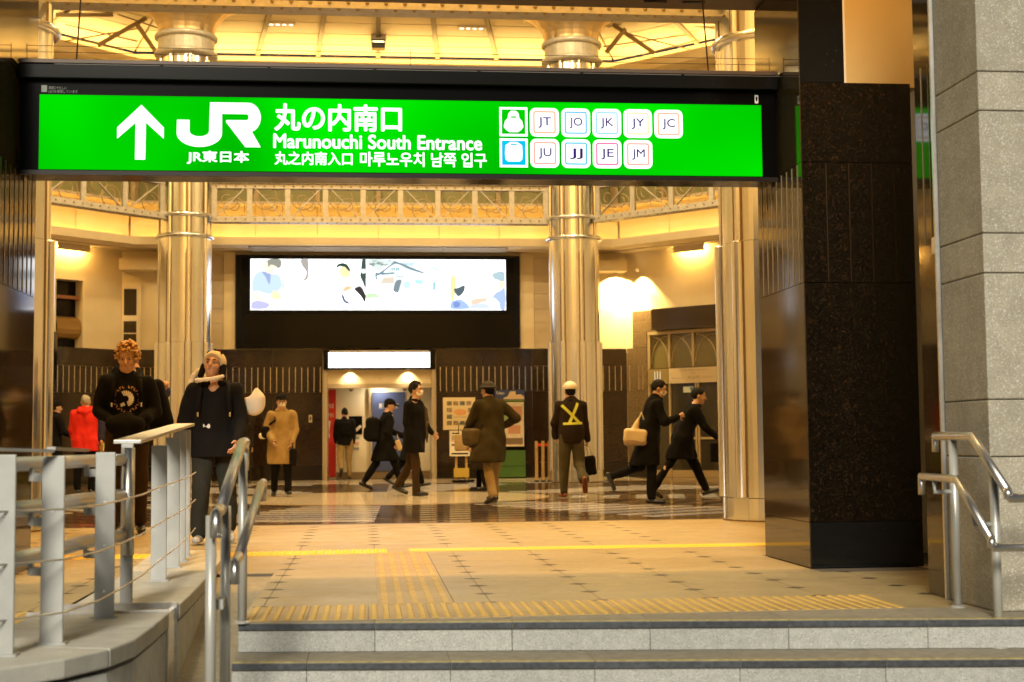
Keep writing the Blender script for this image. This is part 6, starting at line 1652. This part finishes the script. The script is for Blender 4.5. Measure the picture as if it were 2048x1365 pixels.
# man with the plush hat, looking up
J2 = person('man in a black jacket and a plush animal hat looking up at the sign', (-1.33, 12.6), 184, 1.66,
            dict(legR=(16, 22, 4, 0), legL=(-4, 26, 4, -18), armR=(-4, 16, 24, 6), armL=(4, 16, 34, 20), hyaw=-16, hpitch=20, htilt=-4, lean=13, hood=False, collar=True),
            (M_BLK2, 0.14, 1.20), (M_JEAN, 1.22), M_SHOEW, ('plush', M_HAIRB, M_CREAMW), M_SKIN, NEAR)
f = Field(0.010); f.ell(tuple(J2['nb'] + J2['fw'] * 0.065 - J2['T'] * 0.02), (0.05, 0.03, 0.075)); f.build('open_neck', M_SKIN, J2['root'])
project(J2, [[(-0.0 + 0.03 + 0.06 * q / 6, J2['chest'][2] - 0.19 + 0.012 * math.sin(q * 1.3)) for q in range(7)] + [(0.09 - 0.06 * q / 6, J2['chest'][2] - 0.21 + 0.008 * math.sin(q)) for q in range(7)]], 'pale_logo', M_PRW, J2['topo'])
H2 = J2['H']; c = H2(0, 0.06, -0.135)
t = held('plush_strap', 'white plush hat strap curving under the chin of the man looking up', 'strap', J2, c)
f = Field(0.009); pts = [H2(0.125, 0.03, -0.150), H2(0.075, 0.085, -0.172), H2(0.0, 0.105, -0.168), H2(-0.07, 0.085, -0.145), H2(-0.115, 0.04, -0.105)]
for a, b in zip(pts[:-1], pts[1:]): f.cone(a - c, b - c, 0.017, 0.017, 0.012)
f.build('strap', M_CREAMW, t)
c = H2(0.17, -0.05, -0.09)
t = held('plush_flap', 'white plush flap sticking out behind the hat beside the column', 'flap', J2, c)
f = Field(0.010); pts = [H2(0.095, -0.05, -0.01), H2(0.15, -0.06, -0.03), H2(0.19, -0.06, -0.08), H2(0.205, -0.06, -0.15)]
for a, b in zip(pts[:-1], pts[1:]): f.cone(a - c, b - c, 0.022, 0.028, 0.02)
f.build('flap', M_CREAMW, t)
c = J2['shL'] + J2['xs'] * -0.17 + J2['T'] * -0.11 - J2['fw'] * 0.05
t = held('neck_pillow', 'white crescent neck pillow strapped behind the shoulder of the man looking up', 'pillow', J2, c)
f = Field(0.011)
f.ell((0, 0, 0), (0.098, 0.07, 0.108)); f.cone((-0.04, 0, 0.05), (-0.022, 0, 0.118), 0.05, 0.018, 0.03); f.ell((0.075, 0, 0.105), (0.058, 0.12, 0.055), None, 0.02, op='s'); f.noise = 0.004
f.build('pillow', M_CREAMW, t)
MB().tube([(0.06, 0, -0.1), (0.12, 0, 0.0), (0.1, 0, 0.1)], 0.01, 6).build('cord', M_BLK, t, local=True, smooth=True)
backpack('black backpack behind the man looking up', J2, M_BLK2, 0.15, 0.08, 0.2)

# companion half hidden behind the youth
J = person('person in a blue jacket half hidden behind the curly-haired youth, one hand raised', (-2.46, 15.1), 178, 1.76,
           dict(armL=(30, 30, 118, -6), armR=(0, 14, 20, 5), hyaw=50, hpitch=-6, curlL=70), (M_BLUEC, 0.10, 1.12), (M_BRN, 1.1), M_SHOEB, ('messy', M_HAIRR), M_SKIN, 0.012)
# man in red
J = person('grey haired man in a bright red jacket seen from behind', (-5.05, 26.2), 8, 1.76,
           dict(armR=(10, 8, 20, 10), armL=(6, 8, 30, 10), hyaw=-8, hpitch=-6, hood=True, legR=(0, 2, 3, 0), legL=(4, 4, 3, 0)), (M_REDC, 0.18, 1.22), (M_NAVY, 1.12), M_SHOEB, ('short', M_HAIRG), M_SKIN, 0.012)
c = J['wrR'] + np.array((0.10, 0.06, -0.25))
t = held('folded_banner', 'yellow green folded banner hanging beside the man in red', 'banner', J, c)
f = Field(0.014); f.cone((0, 0, 0.22), (0.0, 0, -0.42), 0.03, 0.062, 0.02, (0, 1, 0), 0.5); f.noise = 0.01; f.build('fabric', M_HIVIS, t)
MB().tube([(0, 0, 0.2), (0, 0, 0.32)], 0.012, 8).build('pole', M_RAIL, t, local=True)
c = J['wrR'] + np.array((0.24, 0.05, -0.05))
t = held('white_bag', 'small crumpled white plastic bag beside the youth\'s pocket', 'bag', J, c)
f = Field(0.012); f.ell((0, 0, -0.04), (0.09, 0.06, 0.07)); f.cone((0, 0, 0.02), (0.03, 0, 0.12), 0.03, 0.04, 0.02); f.noise = 0.02; f.nscale = 2.0; f.build('bag', M_WHITEC, t)
MB().tube([(0.0, 0, 0.1), (-0.05, 0, 0.14), (-0.1, -0.01, 0.1)], 0.008, 6).build('handle', M_WHITEC, t, local=True, smooth=True)
J = person('person in a dark coat and cap at the far left behind the near column', (-5.95, 27.8), -60, 1.70,
           dict(armR=(20, 6, 50, 20)), (M_BLK, 0.34, 1.12), (M_BLK, 1.05), M_SHOEB, ('cap', M_HAIRB, M_BLK), M_SKINA, 0.013)
# woman in beige coat
J = person('person in a beige coat, black cap and white mask walking across the hall', (-1.42, 23.7), 186, 1.66,
           dict(legR=(-8, 10, 2, -10), legL=(14, 6, 2, 4), armR=(2, 12, 38, 24), armL=(4, 10, 28, 18), mask=True, hyaw=6, collar=True, lean=4), (M_BEIGE, 0.38, 1.20), (M_BLK, 1.18), M_SHOEB, ('cap', M_HAIRB, M_BLK), M_SKINA, 0.012)
c = J['P'] + J['xs'] * 0.26 + np.array((0, 0.02, 0.16))
t = held('shoulder_bag', 'black and cream shoulder bag at the hip of the beige coat', 'bag', J, c)
f = Field(0.013); f.rbox((0, 0, 0), (0.07, 0.12, 0.10), 0.05, None); f.noise = 0.008; f.build('bag', M_BLK, t)
f = Field(0.013); f.rbox((0.045, 0.0, -0.06), (0.06, 0.10, 0.05), 0.04, None); f.build('cream_side', M_CREAMW, t)
MB().tube([(0, 0.03, 0.08), tuple(J['shR'] - c + J['xs'] * -0.06 + J['fw'] * 0.12 - J['T'] * 0.1), tuple(J['shR'] - c + J['xs'] * -0.08 + J['T'] * 0.085)], 0.018, 8).build('strap', M_BLK, t, local=True, smooth=True)
c = J['wrL'] + J['fd' + 'L'] * 0.05 + np.array((-0.03, 0, -0.20))
t = held('hand_bag', 'small black bag hanging beside the beige coat', 'bag', J, c)
f = Field(0.013); f.rbox((0, 0, 0), (0.06, 0.10, 0.14), 0.03, None); f.noise = 0.008; f.build('bag', M_BLK, t)
MB().tube([(0, 0.05, 0.13), (0.02, 0.04, 0.22), (0.02, -0.04, 0.22), (0, -0.05, 0.13)], 0.007, 6).build('handle', M_BLK, t, local=True, smooth=True)
J = person('masked person in a dark brown coat far behind the beige coat', (-2.75, 31.8), 200, 1.55,
           dict(mask=True, collar=True), (M_DBRN, 0.55, 1.15), (M_BLK, 1.05), M_SHOEB, ('short', M_HAIRB), M_SKINA, 0.014)
# walking into the rest room
J = person('man in a black jacket and khaki trousers walking into the rest room', (-0.55, 34.2), 4, 1.70,
           dict(legR=(4, 4, 2, 0), legL=(-10, 42, 2, -48), armR=(-6, 8, 16, 6), armL=(10, 8, 18, 6), hpitch=-4), (M_BLK2, 0.10, 1.16), (M_KHAKI, 1.14), M_SHOEB, ('short', M_HAIRB), M_SKINA, 0.012)
backpack('small black rucksack on the man entering the rest room', J, M_BLK, 0.13, 0.06, 0.17, straps=False)
# man with cap and backpack heading right
J = person('man in a black cap and long black coat striding right past the blue panel', (0.30, 26.3), -84, 1.70,
           dict(legR=(24, 6, 2, 10), legL=(-20, 14, 2, -24), armR=(-4, 8, 30, 12), armL=(18, 8, 50, 20), lean=7, hyaw=-8, hpitch=-16, collar=True), (M_BLK, 0.36, 1.14), (M_BLK, 1.0), M_SHOEB, ('cap', M_HAIRB, M_BLK), M_SKINA, 0.012)
backpack('round black backpack on the man with the cap', J, M_BLK, 0.16, 0.12, 0.22, off=(0, -0.02, -0.06), straps=False)
c = J['handR'] + np.array((0.04, 0.06, 0.04))
t = held('paper_bag', 'small pale pouch carried by the man with the cap', 'bag', J, c)
f = Field(0.012); f.rbox((0, 0, 0), (0.02, 0.05, 0.10), 0.02, np.array(Matrix.Rotation(R(20), 3, 'X'))); f.noise = 0.006; f.build('pouch', mat('pouch_tan', (0.5, 0.36, 0.18), 0.7), t)
MB().tube([(0, 0, 0.09), (0.0, -0.03, 0.2)], 0.005, 6).build('cord', M_CREAMW, t, local=True)
J = person('person in dark clothes walking half hidden behind the man with the cap', (0.80, 27.9), -88, 1.62,
           dict(legR=(-22, 24, 2, -30), legL=(22, 8, 2, 8), lean=6), (M_NAVY, 0.34, 1.1), (M_BLK, 1.05), M_SHOEB, ('short', M_HAIRB), M_SKINA, 0.014)
# tall masked man
J = person('tall man with tousled hair and white mask in a dark jacket', (0.74, 23.1), -118, 1.84,
           dict(legR=(10, 8, 1, 2), legL=(-14, 20, 1, -22), armR=(-8, 6, 20, 8), armL=(12, 6, 34, 10), mask=True, collar=True, hyaw=8, hpitch=4, lean=1), (M_BLK, 0.26, 1.15), (M_BRN, 1.06), M_SHOEB, ('messy', M_HAIRB), M_SKINA, 0.012)
c = J['chest'] + J['xs'] * -0.16 + J['fw'] * 0.13 - J['T'] * 0.14
t = held('hanging_scarf', 'patterned brown scarf down the front of the tall masked man', 'scarf', J, c)
f = Field(0.013); f.cone((0, 0, 0.2), (0.0, 0.02, -0.34), 0.045, 0.055, 0.02, (0, 1, 0), 0.5); f.noise = 0.02; f.build('scarf', mat('scarf_brown', (0.10, 0.065, 0.03), 0.9, col2=(0.02, 0.015, 0.01), vscale=45), t)
# man with the hat and olive coat
J = person('man in a brimmed hat and flared olive coat seen from behind, hand on hip', (1.70, 19.7), 28, 1.70,
           dict(legR=(15, 8, 6, 6), legL=(-13, 10, 5, -16), armR=(-22, 44, 74, 56), armL=(22, 14, 46, 10), lean=8, side=2, twist=-10, hyaw=18, hem_shift=(-0.12, -0.06, 0), collar=True), (M_OLIVE, 0.34, 1.22), (M_KHAKI, 1.12), M_SHOEB, ('bucket', M_HAIRB, M_GREYT), M_SKINA, 0.012)
c = J['P'] + J['xs'] * -0.26 + np.array((0, 0.06, 0.02))
t = held('messenger_bag', 'olive grey messenger bag hanging at the left side of the hat man', 'bag', J, c)
f = Field(0.013); f.rbox((0, 0, 0), (0.07, 0.17, 0.12), 0.05, None); f.rbox((-0.05, 0.0, 0.03), (0.03, 0.15, 0.08), 0.03, None, 0.02); f.noise = 0.008; f.build('bag', cloth('bag_olive', (0.10, 0.075, 0.035)), t)
MB().tube([(0, 0.12, 0.1), tuple(J['shR'] - c - J['xs'] * 0.08 + J['T'] * 0.09), (0.02, -0.14, 0.1)], 0.013, 8).build('strap', M_GREYT, t, local=True, smooth=True)
J = person('person in a long dark coat mostly hidden behind the hat man', (1.98, 25.2), 60, 1.56,
           dict(legR=(8, 4, 2, 0), legL=(-8, 6, 2, -6)), (M_DBRN, 0.52, 1.12), (M_BLK, 1.0), M_SHOEB, ('short', M_HAIRB), M_SKINA, 0.014)
c = J['P'] + np.array((-0.14, 0.30, 0.02))
t = held('tote_bag', 'pale tan tote bag left of the olive messenger bag', 'bag', J, c)
f = Field(0.013); f.rbox((0, 0, 0), (0.05, 0.13, 0.15), 0.03, None); f.noise = 0.008; f.build('bag', cloth('bag_tan', (0.34, 0.24, 0.12)), t)
MB().tube([(0, 0.07, 0.14), (0, 0.05, 0.34), (0, -0.05, 0.34), (0, -0.07, 0.14)], 0.007, 6).build('handle', M_DBRN, t, local=True, smooth=True)
# helmeted worker
J = person('worker in a white helmet and dark jacket with a yellow cross harness, seen from behind', (3.08, 21.5), 3, 1.74,
           dict(legR=(-6, 52, 2, -62), legL=(4, 4, 3, 0), armR=(4, 13, 10, 2), armL=(8, 14, 30, 16), lean=4, collar=True, collar_mat=M_NAVY, curlR=80), (M_WORKJ, 0.10, 1.18), (M_WORKT, 1.22), M_SHOEO, ('helmet', M_HAIRB, M_HELM), M_SKINA, 0.011)
zc1 = J['chest'][2]
def band(pts, w_):
    out = []
    for (a, b) in zip(pts[:-1], pts[1:]):
        a = np.array(a); b = np.array(b); d_ = b - a; n_ = np.array((-d_[1], d_[0])); n_ = n_ / np.linalg.norm(n_) * w_ / 2
        out.append([tuple(a + n_), tuple(b + n_), tuple(b - n_), tuple(a - n_)])
    return out
def dense(a, b, n=10): return [(a[0] + (b[0] - a[0]) * i / n, a[1] + (b[1] - a[1]) * i / n) for i in range(n + 1)]
hv = band(dense((-0.155, zc1 + 0.12), (0.10, zc1 - 0.15)), 0.042) + band(dense((0.085, zc1 + 0.15), (-0.05, zc1 - 0.15)), 0.042) + band(dense((-0.145, zc1 - 0.165), (0.15, zc1 - 0.155)), 0.036)
project(J, hv, 'harness', M_HIVIS, J['topo'], y0=-0.6, sgn=1, lift=0.006)
c = J['handR'] + np.array((0.02, 0, -0.30))
t = held('tote_bag', 'black tote bag with pale handles carried by the helmeted worker', 'bag', J, c)
f = Field(0.013); f.rbox((0, 0, -0.03), (0.12, 0.05, 0.15), 0.04, np.array(Matrix.Rotation(R(-8), 3, 'Y'))); f.noise = 0.015; f.build('bag', M_BLK, t)
for sx in (-1, 1): MB().tube([(sx * 0.07, 0, 0.11), (sx * 0.02, 0.01, 0.26), (0, 0.0, 0.30)], 0.009, 6).build('handle', M_WHITEC, t, local=True, smooth=True)
# two men hurrying right
J = person('masked man in a long black coat with a white bag hurrying right', (3.80, 19.15), -94, 1.70,
           dict(legR=(4, 6, 2, 0), legL=(-14, 58, 2, -66), armR=(18, 12, 92, 30), armL=(-24, 10, 22, 0), lean=13, mask=True, hpitch=-16, hyaw=-6, collar=True, hem_shift=(0, -0.03, 0)), (M_BLK, 0.40, 1.16), (M_BLK, 1.08), M_SHOEB, ('short', M_HAIRB), M_SKINA, 0.012)
c = J['P'] + J['xs'] * 0.18 - J['fw'] * 0.20 + np.array((0, 0, 0.03))
t = held('hand_bag', 'cream handbag hanging behind the masked man hurrying right', 'bag', J, c)
f = Field(0.013); f.rbox((0, 0, -0.02), (0.07, 0.16, 0.10), 0.05, np.array(Matrix.Rotation(R(-6), 3, 'X'))); f.cone((0, 0.0, 0.08), (0, 0.05, 0.22), 0.05, 0.02, 0.02); f.noise = 0.012; f.build('bag', mat('bag_cream', (0.62, 0.50, 0.30), 0.5), t)
f = Field(0.013); f.rbox((0, 0, -0.10), (0.072, 0.155, 0.05), 0.04, None); f.build('bag_base', mat('bag_base', (0.30, 0.20, 0.10), 0.5), t)
MB().tube([(0, 0.05, 0.2), (0.0, 0.09, 0.3), (0, 0.12, 0.2)], 0.012, 6).build('handle', M_CREAMW, t, local=True, smooth=True)
J = person('bareheaded man in a black suit coat leaning forward in a long stride', (4.62, 20.8), -93, 1.74,
           dict(legR=(-28, 8, 2, -30), legL=(30, 6, 2, 14), armR=(26, 8, 24, 4), armL=(-34, 10, 26, 0), lean=24, hpitch=-6, collar=True), (M_BLK, 0.30, 1.15), (M_BLK, 1.04), M_SHOEB, ('short', M_HAIRB), M_SKINA, 0.012)
c = J['handR'] + np.array((0, 0.02, -0.17))
t = held('briefcase', 'black briefcase in front of the man leaning forward', 'briefcase', J, c)
f = Field(0.013); f.rbox((0, 0, 0), (0.04, 0.19, 0.14), 0.02, None); f.build('case', M_BLK, t)
MB().tube([(0, 0.05, 0.14), (0, 0.04, 0.18), (0, -0.04, 0.18), (0, -0.05, 0.14)], 0.009, 6).build('handle', M_BLK, t, local=True, smooth=True)
